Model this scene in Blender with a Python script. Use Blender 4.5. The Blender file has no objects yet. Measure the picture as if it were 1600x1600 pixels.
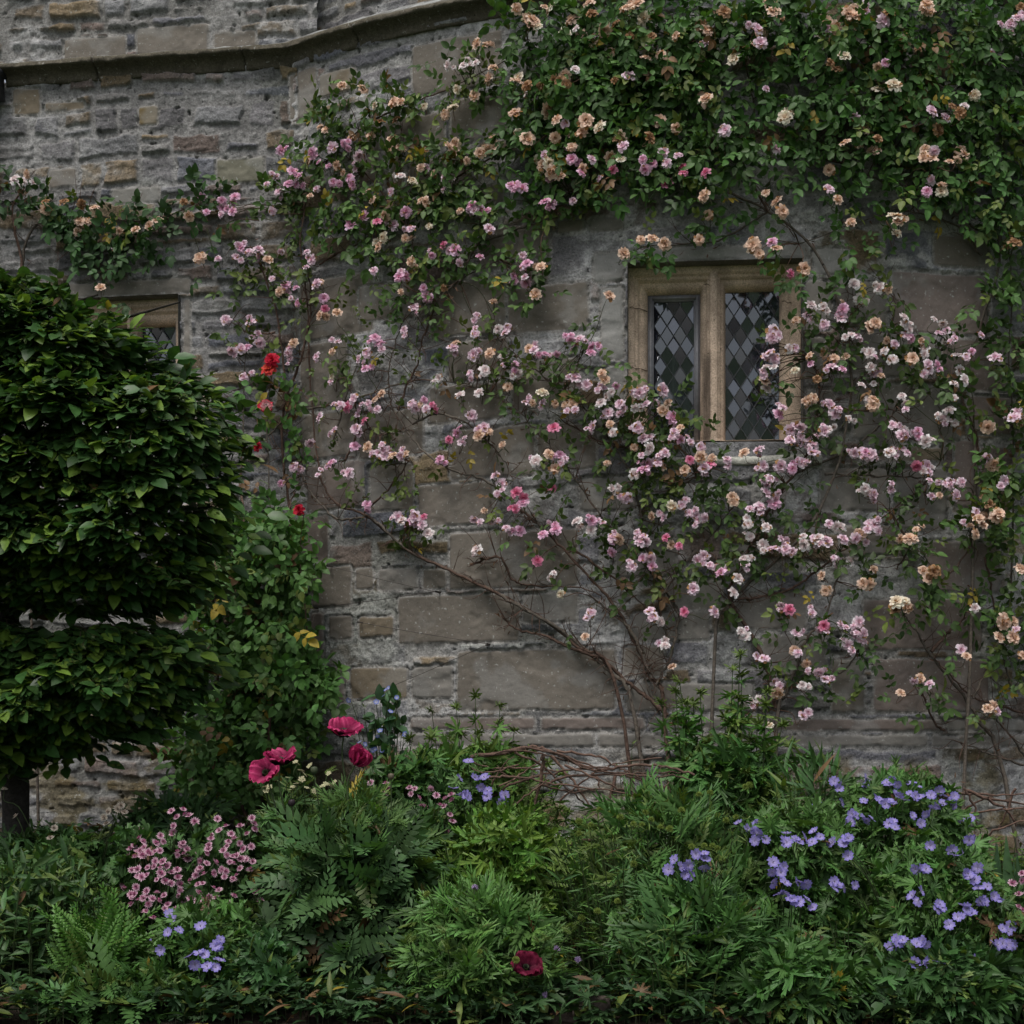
import bpy, math, random
import numpy as np
from mathutils import Vector, Matrix

random.seed(11)
RNG = np.random.default_rng(11)
SC = bpy.context.scene
COL = SC.collection

# ------------------------------------------------------------------ camera, sky, sun, exposure
F = 2200.0            # focal length in photo pixels (1600 px frame)
ZC = 1.6              # eye height
HOR = 1130.0          # photo row of the horizon
cam_d = bpy.data.cameras.new('camera')
cam = bpy.data.objects.new('camera', cam_d)
COL.objects.link(cam)
cam.location = (0, 0, ZC)
cam.rotation_euler = (math.pi / 2, 0, 0)
cam_d.sensor_width = 36
cam_d.lens = 36 * F / 1600
cam_d.shift_y = (HOR - 800) / 1600
cam_d.clip_end = 2000
SC.camera = cam

SUN_EL, SUN_AZ = math.radians(64), math.radians(205)   # azimuth clockwise from +Y
world = bpy.data.worlds.new('World')
SC.world = world
world.use_nodes = True
wn = world.node_tree.nodes
wl = world.node_tree.links
sky = wn.new('ShaderNodeTexSky')
sky.sky_type = 'NISHITA'
sky.sun_disc = False
sky.sun_elevation = SUN_EL
sky.sun_rotation = SUN_AZ
sky.air_density = 1.0
sky.dust_density = 4.0
sky.ozone_density = 1.0
bg = wn['Background']
bg.inputs['Strength'].default_value = 0.10
hs = wn.new('ShaderNodeHueSaturation')      # overcast: a greyer sky
hs.inputs['Saturation'].default_value = 0.4
wl.new(sky.outputs['Color'], hs.inputs['Color'])
wl.new(hs.outputs['Color'], bg.inputs['Color'])

sun_d = bpy.data.lights.new('sun', 'SUN')
sun_d.energy = 1.5
sun_d.angle = math.radians(24)
sun_d.color = (1.0, 0.96, 0.9)
sun = bpy.data.objects.new('sun', sun_d)
COL.objects.link(sun)
sd = Vector((math.sin(SUN_AZ) * math.cos(SUN_EL), math.cos(SUN_AZ) * math.cos(SUN_EL), math.sin(SUN_EL)))
sun.rotation_euler = sd.to_track_quat('Z', 'Y').to_euler()
sun.location = (0, -10, 30)

SC.view_settings.view_transform = 'Standard'
SC.view_settings.look = 'None'
SC.view_settings.exposure = 0.56
SC.view_settings.gamma = 1
SC.view_settings.use_curve_mapping = False
SC.render.engine = 'CYCLES'
SC.cycles.use_denoising = True
SC.cycles.max_bounces = 6
SC.cycles.transparent_max_bounces = 8

# ------------------------------------------------------------------ plan of the walls
R = 5.0
XC, YC = 1.48, 12.25                       # centre of the round tower
TH0 = math.radians(33)
CX, CY = XC - R * math.sin(TH0), YC - R * math.cos(TH0)   # the corner
LA = math.radians(8.3)
LT = np.array([math.cos(LA), -math.sin(LA)])   # left wall, pointing right
LN = np.array([-math.sin(LA), -math.cos(LA)])  # its outward normal


def wall_Y(px, off=0.0):
    k = (px - 800.0) / F
    # circle
    r = R + off
    a = k * k + 1
    b = -2 * (k * XC + YC)
    c = XC * XC + YC * YC - r * r
    disc = b * b - 4 * a * c
    yc = (-b - math.sqrt(disc)) / (2 * a) if disc > 0 else 1e9
    # left wall line: (p - C).LN = off
    den = k * LN[0] + LN[1]
    yl = (off + CX * LN[0] + CY * LN[1]) / den
    if px > 700:
        return yc
    return min(yc, yl)


def W(px, py, off=0.0):
    y = wall_Y(px, off)
    return Vector(((px - 800.0) / F * y, y, ZC + (HOR - py) / F * y))


def wall_n(px):
    y = wall_Y(px)
    x = (px - 800.0) / F * y
    if x < CX - 0.01:
        return Vector((LN[0], LN[1], 0))
    v = Vector((x - XC, y - YC, 0))
    return v.normalized()


def P(px, py, y):
    return Vector(((px - 800.0) / F * y, y, ZC + (HOR - py) / F * y))


def ground_z(y):
    return 0.55 + (max(y, 4.9) - 4.9) * 0.125


# ------------------------------------------------------------------ helpers
def smooth(a, b, x):
    t = np.clip((x - a) / (b - a), 0, 1)
    return t * t * (3 - 2 * t)


_lat = np.random.default_rng(5).random((256, 256))


def vnoise(x, y):
    xi = np.floor(x).astype(int); yi = np.floor(y).astype(int)
    fx = x - xi; fy = y - yi
    fx = fx * fx * (3 - 2 * fx); fy = fy * fy * (3 - 2 * fy)
    x0 = xi & 255; x1 = (xi + 1) & 255; y0 = yi & 255; y1 = (yi + 1) & 255
    return (_lat[x0, y0] * (1 - fx) + _lat[x1, y0] * fx) * (1 - fy) + (_lat[x0, y1] * (1 - fx) + _lat[x1, y1] * fx) * fy


def fbm(x, y, o=4):
    s = 0; a = 0.5; n = 0
    for i in range(o):
        s = s + a * vnoise(x * 2 ** i + 17.3 * i, y * 2 ** i + 9.1 * i)
        n += a; a *= 0.5
    return s / n            # 0..1


def mesh_obj(name, V, polys, mat, parent=None, col=None, smooth_f=False, mats_idx=None):
    """polys: list of int arrays (n,k)"""
    V = np.asarray(V, dtype=np.float32).reshape(-1, 3)
    me = bpy.data.meshes.new(name)
    me.vertices.add(len(V))
    polys = [np.asarray(p, dtype=np.int32) for p in polys if len(p)]
    loops = np.concatenate([p.ravel() for p in polys])
    counts = np.concatenate([np.full(len(p), p.shape[1], dtype=np.int32) for p in polys])
    starts = np.concatenate([[0], np.cumsum(counts)[:-1]]).astype(np.int32)
    q = parent
    while q is not None:
        V = V - np.array(q.location, dtype=np.float32)
        q = q.parent
    me.vertices.foreach_set('co', V.ravel())
    me.loops.add(len(loops))
    me.loops.foreach_set('vertex_index', loops)
    me.polygons.add(len(counts))
    me.polygons.foreach_set('loop_start', starts)
    me.polygons.foreach_set('loop_total', counts)
    if smooth_f:
        me.polygons.foreach_set('use_smooth', np.ones(len(counts), dtype=bool))
    if col is not None:
        ca = me.color_attributes.new('Col', 'FLOAT_COLOR', 'POINT')
        c4 = np.ones((len(V), 4), dtype=np.float32)
        col = np.asarray(col); c4[:, :col.shape[-1]] = col
        ca.data.foreach_set('color', c4.ravel())
    me.update(calc_edges=True)
    me.validate()
    if mat is not None:
        me.materials.append(mat)
    o = bpy.data.objects.new(name, me)
    COL.objects.link(o)
    if parent is not None:
        o.parent = parent
    return o


class Acc:
    """collects vertices and faces for ONE mesh"""
    def __init__(self):
        self.V = []; self.Q = []; self.T = []; self.C = []; self.n = 0

    def add(self, V, quads=None, tris=None, col=None):
        V = np.asarray(V, dtype=np.float64).reshape(-1, 3)
        if quads is not None and len(quads):
            self.Q.append(np.asarray(quads) + self.n)
        if tris is not None and len(tris):
            self.T.append(np.asarray(tris) + self.n)
        c = np.empty((len(V), 3)); c[:] = (1, 1, 1) if col is None else col
        self.C.append(c)
        self.V.append(V); self.n += len(V)

    def box(self, x0, x1, y0, y1, z0, z1, M=None, col=None):
        v = np.array([(x, y, z) for x in (x0, x1) for y in (y0, y1) for z in (z0, z1)])
        if M is not None:
            v = M(v)
        self.add(v, quads=[(0, 1, 3, 2), (4, 6, 7, 5), (0, 4, 5, 1), (2, 3, 7, 6), (0, 2, 6, 4), (1, 5, 7, 3)], col=col)

    def tube(self, pts, r0, r1, sides=5, col=None, wob=0.0):
        pts = np.asarray([tuple(p) for p in pts], dtype=float)
        n = len(pts)
        tan = np.gradient(pts, axis=0)
        tan /= np.linalg.norm(tan, axis=1, keepdims=True) + 1e-9
        ref = np.array([0.31, 0.2, 0.93]) if abs(tan[:, 2]).mean() < 0.8 else np.array([0.9, 0.3, 0.1])
        a = np.cross(tan, ref); a /= np.linalg.norm(a, axis=1, keepdims=True) + 1e-9
        b = np.cross(tan, a)
        rad = np.linspace(r0, r1, n)
        if wob:
            rad = rad * (1 + wob * (RNG.random(n) - 0.5))
        ang = np.arange(sides) / sides * 2 * math.pi
        ring = pts[:, None, :] + rad[:, None, None] * (np.cos(ang)[None, :, None] * a[:, None, :] + np.sin(ang)[None, :, None] * b[:, None, :])
        V = ring.reshape(-1, 3)
        i = np.arange(n - 1)[:, None] * sides; j = np.arange(sides)[None, :]; k = (j + 1) % sides
        Q = np.stack([i + j, i + k, i + sides + k, i + sides + j], axis=-1).reshape(-1, 4)
        self.add(V, quads=Q, col=col)

    def leaves(self, tpl, pos, dirv, nor, size, col):
        """many copies of a leaf template"""
        TV, TQ, TT = tpl
        pos = np.asarray(pos, float).reshape(-1, 3); N = len(pos)
        if N == 0:
            return
        d = np.asarray(dirv, float).reshape(-1, 3); d = d / (np.linalg.norm(d, axis=1, keepdims=True) + 1e-9)
        nn = np.asarray(nor, float).reshape(-1, 3)
        sd_ = np.cross(d, nn); sd_ /= np.linalg.norm(sd_, axis=1, keepdims=True) + 1e-9
        nn = np.cross(sd_, d)
        size = np.asarray(size, float).reshape(-1, 1, 1)
        V = pos[:, None, :] + size * (TV[None, :, 0:1] * sd_[:, None, :] + TV[None, :, 1:2] * d[:, None, :] + TV[None, :, 2:3] * nn[:, None, :])
        nv = len(TV)
        off = (np.arange(N) * nv)[:, None, None]
        if len(TQ):
            self.Q.append((TQ[None] + off).reshape(-1, 4) + self.n)
        if len(TT):
            self.T.append((TT[None] + off).reshape(-1, 3) + self.n)
        c = np.asarray(col, float).reshape(-1, 3)
        self.C.append(np.repeat(c, nv, axis=0))
        self.V.append(V.reshape(-1, 3)); self.n += N * nv

    def build(self, name, mat, parent=None, smooth_f=False):
        return mesh_obj(name, np.concatenate(self.V), [np.concatenate(q) for q in (self.Q, self.T) if q], mat, parent,
                        np.concatenate(self.C), smooth_f)


def tag(o, label=None, cat=None, group=None, kind=None):
    if label: o['label'] = label
    if cat: o['category'] = cat
    if group: o['group'] = group
    if kind: o['kind'] = kind
    return o


def thing(name, loc, label, cat, group=None):
    o = bpy.data.objects.new(name, None)
    o.empty_display_size = 0.1
    COL.objects.link(o)
    o.location = loc
    return tag(o, label, cat, group)


def catmull(pts, m=6):
    p = [Vector(q) for q in pts]
    if len(p) < 3:
        return [p[0].lerp(p[-1], t / m) for t in range(m + 1)]
    p = [p[0] * 2 - p[1]] + p + [p[-1] * 2 - p[-2]]
    out = []
    for i in range(1, len(p) - 2):
        for s in range(m):
            t = s / m
            out.append(0.5 * ((2 * p[i]) + (p[i + 1] - p[i - 1]) * t + (2 * p[i - 1] - 5 * p[i] + 4 * p[i + 1] - p[i + 2]) * t * t
                              + (3 * p[i] - p[i - 1] - 3 * p[i + 1] + p[i + 2]) * t ** 3))
    out.append(p[-2])
    return out


# ------------------------------------------------------------------ materials
def new_mat(name):
    m = bpy.data.materials.new(name); m.use_nodes = True
    nt = m.node_tree
    return m, nt, nt.nodes['Principled BSDF']


def leaf_mat(name, base, rough=0.45, trans=0.22, spec=0.35, tr_tint=(1.3, 1.35, 0.6), noise_scale=40):
    m, nt, b = new_mat(name)
    N, L = nt.nodes, nt.links
    at = N.new('ShaderNodeAttribute'); at.attribute_name = 'Col'
    mx = N.new('ShaderNodeMix'); mx.data_type = 'RGBA'; mx.blend_type = 'MULTIPLY'; mx.inputs[0].default_value = 1
    mx.inputs[6].default_value = (*base, 1)
    L.new(at.outputs['Color'], mx.inputs[7])
    tc = N.new('ShaderNodeTexCoord')
    nz = N.new('ShaderNodeTexNoise'); nz.inputs['Scale'].default_value = noise_scale; nz.inputs['Detail'].default_value = 3
    L.new(tc.outputs['Object'], nz.inputs['Vector'])
    mr = N.new('ShaderNodeMapRange'); mr.inputs['From Min'].default_value = 0.3; mr.inputs['From Max'].default_value = 0.7
    mr.inputs['To Min'].default_value = 0.75; mr.inputs['To Max'].default_value = 1.25
    L.new(nz.outputs['Fac'], mr.inputs['Value'])
    mx2 = N.new('ShaderNodeMix'); mx2.data_type = 'RGBA'; mx2.blend_type = 'MULTIPLY'; mx2.inputs[0].default_value = 1
    L.new(mx.outputs[2], mx2.inputs[6]); L.new(mr.outputs['Result'], mx2.inputs[7])
    L.new(mx2.outputs[2], b.inputs['Base Color'])
    b.inputs['Roughness'].default_value = rough
    b.inputs['Specular IOR Level'].default_value = spec
    if trans > 0:
        tr = N.new('ShaderNodeBsdfTranslucent')
        tm = N.new('ShaderNodeMix'); tm.data_type = 'RGBA'; tm.blend_type = 'MULTIPLY'; tm.inputs[0].default_value = 1
        tm.inputs[7].default_value = (*tr_tint, 1)
        L.new(mx2.outputs[2], tm.inputs[6]); L.new(tm.outputs[2], tr.inputs['Color'])
        ms = N.new('ShaderNodeMixShader'); ms.inputs[0].default_value = trans
        L.new(b.outputs['BSDF'], ms.inputs[1]); L.new(tr.outputs['BSDF'], ms.inputs[2])
        L.new(ms.outputs['Shader'], N['Material Output'].inputs['Surface'])
    return m


def stone_mat(name, attr=True, base=(0.2, 0.18, 0.16), bump=0.35, fine=90, speck=0.0, rough=0.9, coarse=14):
    m, nt, b = new_mat(name)
    N, L = nt.nodes, nt.links
    tc = N.new('ShaderNodeTexCoord')
    n1 = N.new('ShaderNodeTexNoise'); n1.inputs['Scale'].default_value = fine; n1.inputs['Detail'].default_value = 8; n1.inputs['Roughness'].default_value = 0.7
    n2 = N.new('ShaderNodeTexNoise'); n2.inputs['Scale'].default_value = coarse; n2.inputs['Detail'].default_value = 6; n2.inputs['Roughness'].default_value = 0.65
    for n in (n1, n2):
        L.new(tc.outputs['Object'], n.inputs['Vector'])
    r1 = N.new('ShaderNodeMapRange'); r1.inputs['From Min'].default_value = 0.3; r1.inputs['From Max'].default_value = 0.7; r1.inputs['To Min'].default_value = 0.52; r1.inputs['To Max'].default_value = 1.5
    r2 = N.new('ShaderNodeMapRange'); r2.inputs['From Min'].default_value = 0.3; r2.inputs['From Max'].default_value = 0.7; r2.inputs['To Min'].default_value = 0.78; r2.inputs['To Max'].default_value = 1.22
    L.new(n1.outputs['Fac'], r1.inputs['Value']); L.new(n2.outputs['Fac'], r2.inputs['Value'])
    mm = N.new('ShaderNodeMath'); mm.operation = 'MULTIPLY'
    L.new(r1.outputs['Result'], mm.inputs[0]); L.new(r2.outputs['Result'], mm.inputs[1])
    mx = N.new('ShaderNodeMix'); mx.data_type = 'RGBA'; mx.blend_type = 'MULTIPLY'; mx.inputs[0].default_value = 1
    if attr:
        at = N.new('ShaderNodeAttribute'); at.attribute_name = 'Col'
        L.new(at.outputs['Color'], mx.inputs[6])
        grit = at.outputs['Alpha']
    else:
        mx.inputs[6].default_value = (*base, 1)
        v_ = N.new('ShaderNodeValue'); v_.outputs[0].default_value = 1.0; grit = v_.outputs[0]

    def soft(src):      # 1 + (src - 1) * grit
        a1 = N.new('ShaderNodeMath'); a1.operation = 'SUBTRACT'; a1.inputs[1].default_value = 1.0
        L.new(src, a1.inputs[0])
        a2 = N.new('ShaderNodeMath'); a2.operation = 'MULTIPLY_ADD'; a2.inputs[2].default_value = 1.0
        L.new(a1.outputs[0], a2.inputs[0]); L.new(grit, a2.inputs[1])
        return a2.outputs[0]
    L.new(soft(mm.outputs['Value']), mx.inputs[7])
    last = mx.outputs[2]
    # weathering pits
    n4 = N.new('ShaderNodeTexNoise'); n4.inputs['Scale'].default_value = fine * 0.55; n4.inputs['Detail'].default_value = 5
    L.new(tc.outputs['Object'], n4.inputs['Vector'])
    r4 = N.new('ShaderNodeMapRange'); r4.inputs['From Min'].default_value = 0.26; r4.inputs['From Max'].default_value = 0.35; r4.inputs['To Min'].default_value = 0.3; r4.inputs['To Max'].default_value = 1.0
    L.new(n4.outputs['Fac'], r4.inputs['Value'])
    mx4 = N.new('ShaderNodeMix'); mx4.data_type = 'RGBA'; mx4.blend_type = 'MULTIPLY'; mx4.inputs[0].default_value = 1
    L.new(last, mx4.inputs[6]); L.new(soft(r4.outputs['Result']), mx4.inputs[7])
    last = mx4.outputs[2]
    if speck > 0:      # small pale lichen specks
        n3 = N.new('ShaderNodeTexNoise'); n3.inputs['Scale'].default_value = 55; n3.inputs['Detail'].default_value = 4
        L.new(tc.outputs['Object'], n3.inputs['Vector'])
        r3 = N.new('ShaderNodeMapRange'); r3.inputs['From Min'].default_value = 0.64; r3.inputs['From Max'].default_value = 0.7
        L.new(n3.outputs['Fac'], r3.inputs['Value'])
        m3 = N.new('ShaderNodeMath'); m3.operation = 'MULTIPLY'; m3.inputs[1].default_value = speck
        L.new(r3.outputs['Result'], m3.inputs[0])
        mx3 = N.new('ShaderNodeMix'); mx3.data_type = 'RGBA'
        L.new(m3.outputs['Value'], mx3.inputs[0]); L.new(last, mx3.inputs[6]); mx3.inputs[7].default_value = (0.4, 0.41, 0.39, 1)
        last = mx3.outputs[2]
    L.new(last, b.inputs['Base Color'])
    b.inputs['Roughness'].default_value = rough
    b.inputs['Specular IOR Level'].default_value = 0.2
    bp = N.new('ShaderNodeBump'); bs_ = N.new('ShaderNodeMath'); bs_.operation = 'MULTIPLY'; bs_.inputs[1].default_value = bump; L.new(grit, bs_.inputs[0]); L.new(bs_.outputs[0], bp.inputs['Strength']); bp.inputs['Distance'].default_value = 0.012
    ad = N.new('ShaderNodeMath'); ad.operation = 'ADD'
    L.new(n1.outputs['Fac'], ad.inputs[0]); L.new(n2.outputs['Fac'], ad.inputs[1])
    ad2 = N.new('ShaderNodeMath'); ad2.operation = 'ADD'
    L.new(ad.outputs['Value'], ad2.inputs[0]); L.new(r4.outputs['Result'], ad2.inputs[1])
    L.new(ad2.outputs['Value'], bp.inputs['Height'])
    L.new(bp.outputs['Normal'], b.inputs['Normal'])
    return m


M_WALL = stone_mat('rubble_stone', speck=0.6, bump=1.0)
M_FRAME = stone_mat('window_sandstone', attr=True, bump=0.25, fine=130, speck=0.0)
M_STRING = stone_mat('string_stone', attr=True, bump=0.4, speck=0.4)
M_SOIL = stone_mat('soil', attr=False, base=(0.028, 0.021, 0.015), bump=0.9, fine=30, coarse=6)
M_GRASS = stone_mat('lawn', attr=False, base=(0.035, 0.06, 0.02), bump=0.9, fine=60, coarse=3)
M_KERB = stone_mat('kerb_stone', attr=True, bump=0.5)
M_BARK = stone_mat('bark', attr=True, bump=0.6, fine=60, coarse=20)

M_ROSE = leaf_mat('rose_leaf', (1, 1, 1), rough=0.52, trans=0.22, spec=0.25)
M_HORN = leaf_mat('hornbeam_leaf', (1, 1, 1), rough=0.42, trans=0.22)
M_HERB = leaf_mat('herb_leaf', (1, 1, 1), rough=0.5, trans=0.22, spec=0.3)
M_PETAL = leaf_mat('petal', (1, 1, 1), rough=0.65, trans=0.36, spec=0.15, tr_tint=(1.05, 1, 1), noise_scale=300)

m_, nt_, b_ = new_mat('old_glass')
M_GLASS = m_
b_.inputs['Base Color'].default_value = (0.02, 0.022, 0.026, 1)
b_.inputs['Roughness'].default_value = 0.06
b_.inputs['Specular IOR Level'].default_value = 1.0
b_.inputs['IOR'].default_value = 1.75
b_.inputs['Specular Tint'].default_value = (0.88, 0.93, 1.0, 1)
at_ = nt_.nodes.new('ShaderNodeAttribute'); at_.attribute_name = 'Col'
nt_.links.new(at_.outputs['Color'], b_.inputs['Base Color'])
tr_ = nt_.nodes.new('ShaderNodeBsdfTransparent'); tr_.inputs['Color'].default_value = (0.8, 0.85, 0.85, 1)
ms_ = nt_.nodes.new('ShaderNodeMixShader'); ms_.inputs[0].default_value = 0.2
nt_.links.new(b_.outputs['BSDF'], ms_.inputs[1]); nt_.links.new(tr_.outputs['BSDF'], ms_.inputs[2])
nt_.links.new(ms_.outputs['Shader'], nt_.nodes['Material Output'].inputs['Surface'])


def plain_mat(name, base, rough=0.6, metal=0.0, scale=60):
    m, nt, b = new_mat(name)
    N, L = nt.nodes, nt.links
    tc = N.new('ShaderNodeTexCoord')
    nz = N.new('ShaderNodeTexNoise'); nz.inputs['Scale'].default_value = scale; nz.inputs['Detail'].default_value = 5
    L.new(tc.outputs['Object'], nz.inputs['Vector'])
    mr = N.new('ShaderNodeMapRange'); mr.inputs['To Min'].default_value = 0.6; mr.inputs['To Max'].default_value = 1.4
    L.new(nz.outputs['Fac'], mr.inputs['Value'])
    mx = N.new('ShaderNodeMix'); mx.data_type = 'RGBA'; mx.blend_type = 'MULTIPLY'; mx.inputs[0].default_value = 1
    mx.inputs[6].default_value = (*base, 1)
    L.new(mr.outputs['Result'], mx.inputs[7]); L.new(mx.outputs[2], b.inputs['Base Color'])
    b.inputs['Roughness'].default_value = rough; b.inputs['Metallic'].default_value = metal
    return m


M_LEAD = plain_mat('lead_came', (0.06, 0.065, 0.07), 0.55, 0.3)
M_IRON = plain_mat('painted_iron', (0.2, 0.2, 0.215), 0.5, 0.2)
M_ROOM = plain_mat('dark_room', (0.012, 0.012, 0.013), 0.9)
M_DARKLEAD = plain_mat('lead_hopper', (0.035, 0.037, 0.042), 0.5, 0.2)
M_WIRE = plain_mat('rusty_wire', (0.05, 0.04, 0.035), 0.6, 0.3)

# ------------------------------------------------------------------ masonry as real relief
def rubble(s, z, seed, rh=(0.075, 0.165), cw=(0.11, 0.34)):
    """s,z: flat arrays -> height, per-stone random (n,4), edge distance"""
    rg = np.random.default_rng(seed)
    ws = s + 0.03 * (fbm(s * 3 + 5, z * 5 + seed) - 0.5) * 2 + 0.012 * (fbm(s * 17, z * 17 + 3) - 0.5) * 2
    wz = z + 0.03 * (fbm(s * 2.2 + 40, z * 2 + seed) - 0.5) * 2 + 0.014 * (fbm(s * 11 + 9, z * 15) - 0.5) * 2
    zb = [z.min() - 0.2]
    while zb[-1] < z.max() + 0.2:
        zb.append(zb[-1] + rg.uniform(*rh))
    zb = np.array(zb)
    ri = np.clip(np.searchsorted(zb, wz) - 1, 0, len(zb) - 2)
    d = np.minimum(wz - zb[ri], zb[ri + 1] - wz)
    rnd = np.zeros((len(s), 4))
    smin, smax = s.min() - 0.5, s.max() + 0.5
    for r in range(len(zb) - 1):
        m = ri == r
        if not m.any():
            continue
        h = zb[r + 1] - zb[r]
        sb = [smin - rg.random() * 0.3]
        while sb[-1] < smax:
            sb.append(sb[-1] + rg.uniform(*cw) * (0.7 + h * 4))
        sb = np.array(sb)
        x = ws[m]
        ci = np.clip(np.searchsorted(sb, x) - 1, 0, len(sb) - 2)
        dd = np.minimum(d[m], np.minimum(x - sb[ci], sb[ci + 1] - x))
        rr = rg.random((len(sb), 4))
        q = rr[ci]
        # some stones are two thin ones laid on each other
        sp = rr[ci, 3] < (0.22 if h > 0.12 else 0.03)
        mid = zb[r] + h * (0.35 + 0.3 * rr[ci, 0])
        up = wz[m] > mid
        dd = np.where(sp, np.minimum(dd, np.abs(wz[m] - mid)), dd)
        rr2 = rg.random((len(sb), 4))
        q = np.where((sp & up)[:, None], rr2[ci], q)
        rnd[m] = q
        d[m] = dd
    return d, rnd, ws, wz


PAL = np.array([(0.165, 0.16, 0.165), (0.19, 0.185, 0.18), (0.13, 0.135, 0.155), (0.15, 0.15, 0.165), (0.165, 0.13, 0.09), (0.2, 0.155, 0.1), (0.17, 0.135, 0.12), (0.19, 0.19, 0.195)])


def masonry(s, z, seed, blocks, lime=0.5, rough_scale=1.0, rh=(0.075, 0.165), cw=(0.11, 0.34), mortar=(0.2, 0.195, 0.185)):
    """s,z (flat). blocks: list of (s0,s1,z0,z1,colour,proud). Returns height, colour"""
    d, rnd, ws, wz = rubble(s, z, seed, rh, cw)
    nA = fbm(s * 9, z * 12, 5); nB = fbm(s * 40 + 3, z * 48, 4); nC = fbm(s * 1.7 + 8, z * 1.7, 4)
    nD = fbm(s * 22 + 31, z * 30 + 7, 4)
    jw = 0.007 + 0.011 * nD + 0.016 * smooth(0.5, 0.7, nC)
    stone = smooth(0.0, 1.0, (d - jw) / 0.012)
    face = 0.006 + 0.030 * rnd[:, 1] * rough_scale
    h = stone * (face + 0.020 * (nA - 0.5) * rough_scale + 0.012 * (nB - 0.5)) + (1 - stone) * (0.004 + 0.012 * (nB - 0.5))
    # split, layered faces: ledges following the bedding
    led = fbm(s * 4 + 70, z * 26 + seed, 3)
    h += stone * 0.006 * rough_scale * smooth(0.42, 0.58, led)
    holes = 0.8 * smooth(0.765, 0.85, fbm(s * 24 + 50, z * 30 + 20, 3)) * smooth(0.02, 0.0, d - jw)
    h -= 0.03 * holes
    ci = np.clip((rnd[:, 2] * len(PAL)).astype(int), 0, len(PAL) - 1)
    col = PAL[ci] * (0.72 + 0.56 * rnd[:, 0])[:, None]
    col *= (0.7 + 0.6 * nA)[:, None]
    mort = np.array(mortar) * (0.6 + 0.75 * nB)[:, None]
    col = col * stone[:, None] + mort * (1 - stone)[:, None]
    # lime-wash and lichen bloom, in patches with a shape of their own
    lm = np.clip(smooth(0.44, 0.66, fbm(s * 3 + 20, z * 3.2 + 4, 5)) * (0.25 + 0.75 * smooth(0.40, 0.58, nD)) * lime, 0, .92)
    # lime render clings to the stones and levels their faces, with a gritty skin
    h = h * (1 - 0.45 * lm) + 0.45 * lm * (0.016 + 0.016 * (nD - 0.5) + 0.010 * (nB - 0.5))
    col = col * (1 - lm)[:, None] + np.array([0.41, 0.408, 0.405]) * (0.7 + 0.6 * nB)[:, None] * lm[:, None]
    # soot/algae stain patches
    st = smooth(0.52, 0.72, fbm(s * 2.1 + 90, z * 1.3 + 33, 4)) * 0.45
    col = col * (1 - st[:, None] * np.array([0.55, 0.5, 0.6]))
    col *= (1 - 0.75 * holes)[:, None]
    gr = np.ones(len(s))
    for (s0, s1, z0, z1, c, pr) in blocks:
        m = (s > s0 - 0.03) & (s < s1 + 0.03) & (z > z0 - 0.03) & (z < z1 + 0.03)
        if not m.any():
            continue
        e = 0.008 * (fbm(s[m] * 10 + s0 * 7, z[m] * 10 + z0 * 5, 3) - 0.5) * 2
        din = np.minimum(np.minimum(s[m] - s0, s1 - s[m]), np.minimum(z[m] - z0, z1 - z[m])) + e
        # slightly rounded corners
        dcx = np.minimum(s[m] - s0, s1 - s[m]); dcz = np.minimum(z[m] - z0, z1 - z[m])
        din = np.where((dcx < 0.025) & (dcz < 0.025), np.minimum(din, 0.025 - np.hypot(0.025 - dcx, 0.025 - dcz) + e), din)
        inside = din > -0.004
        jt = 0.004 + 0.006 * nD[m]
        sf = smooth(0.0, 1.0, (din - jt) / 0.006)
        wear = 0.010 * smooth(0.55, 0.75, fbm(s[m] * 5 + s0 * 3, z[m] * 6, 4))
        hb = sf * (0.013 + pr * .6 - wear * .8 + 0.004 * (nB[m] - 0.5) + 0.004 * (nA[m] - 0.5)) + (1 - sf) * (0.007 + 0.012 * (nB[m] - 0.5) - 0.012 * smooth(0.66, 0.76, nD[m]))
        # tooling and blotches
        tint = (0.82 + 0.36 * fbm(s[m] * 3 + s0 * 11, z[m] * 3 + z0, 4)) * (0.9 + 0.2 * nB[m])
        cb = np.array(c)[None] * tint[:, None]
        wl_ = smooth(0.56, 0.72, fbm(s[m] * 6 + 2, z[m] * 6 + 60, 5)) * 0.4
        cb = cb * (1 - wl_)[:, None] + np.array([0.26, 0.26, 0.25]) * wl_[:, None]
        mj = np.array([0.29, 0.28, 0.265]) * (0.55 + 0.8 * nB[m])[:, None]
        cb = cb * sf[:, None] + mj * (1 - sf)[:, None]
        hm = h[m]; cm = col[m]
        hm[inside] = hb[inside]; cm[inside] = cb[inside]
        h[m] = hm; col[m] = cm
        g_ = gr[m]; g_[inside] = (1 - 0.78 * sf)[inside]; gr[m] = g_
    return h, np.concatenate([col, gr[:, None]], axis=1)


def drum_s(px):
    y = wall_Y(px); x = (px - 800.0) / F * y
    return R * math.asin((XC - x) / R) * -1.0      # increases to the right


def z_at(px, py):
    return ZC + (HOR - py) / F * wall_Y(px)


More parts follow.
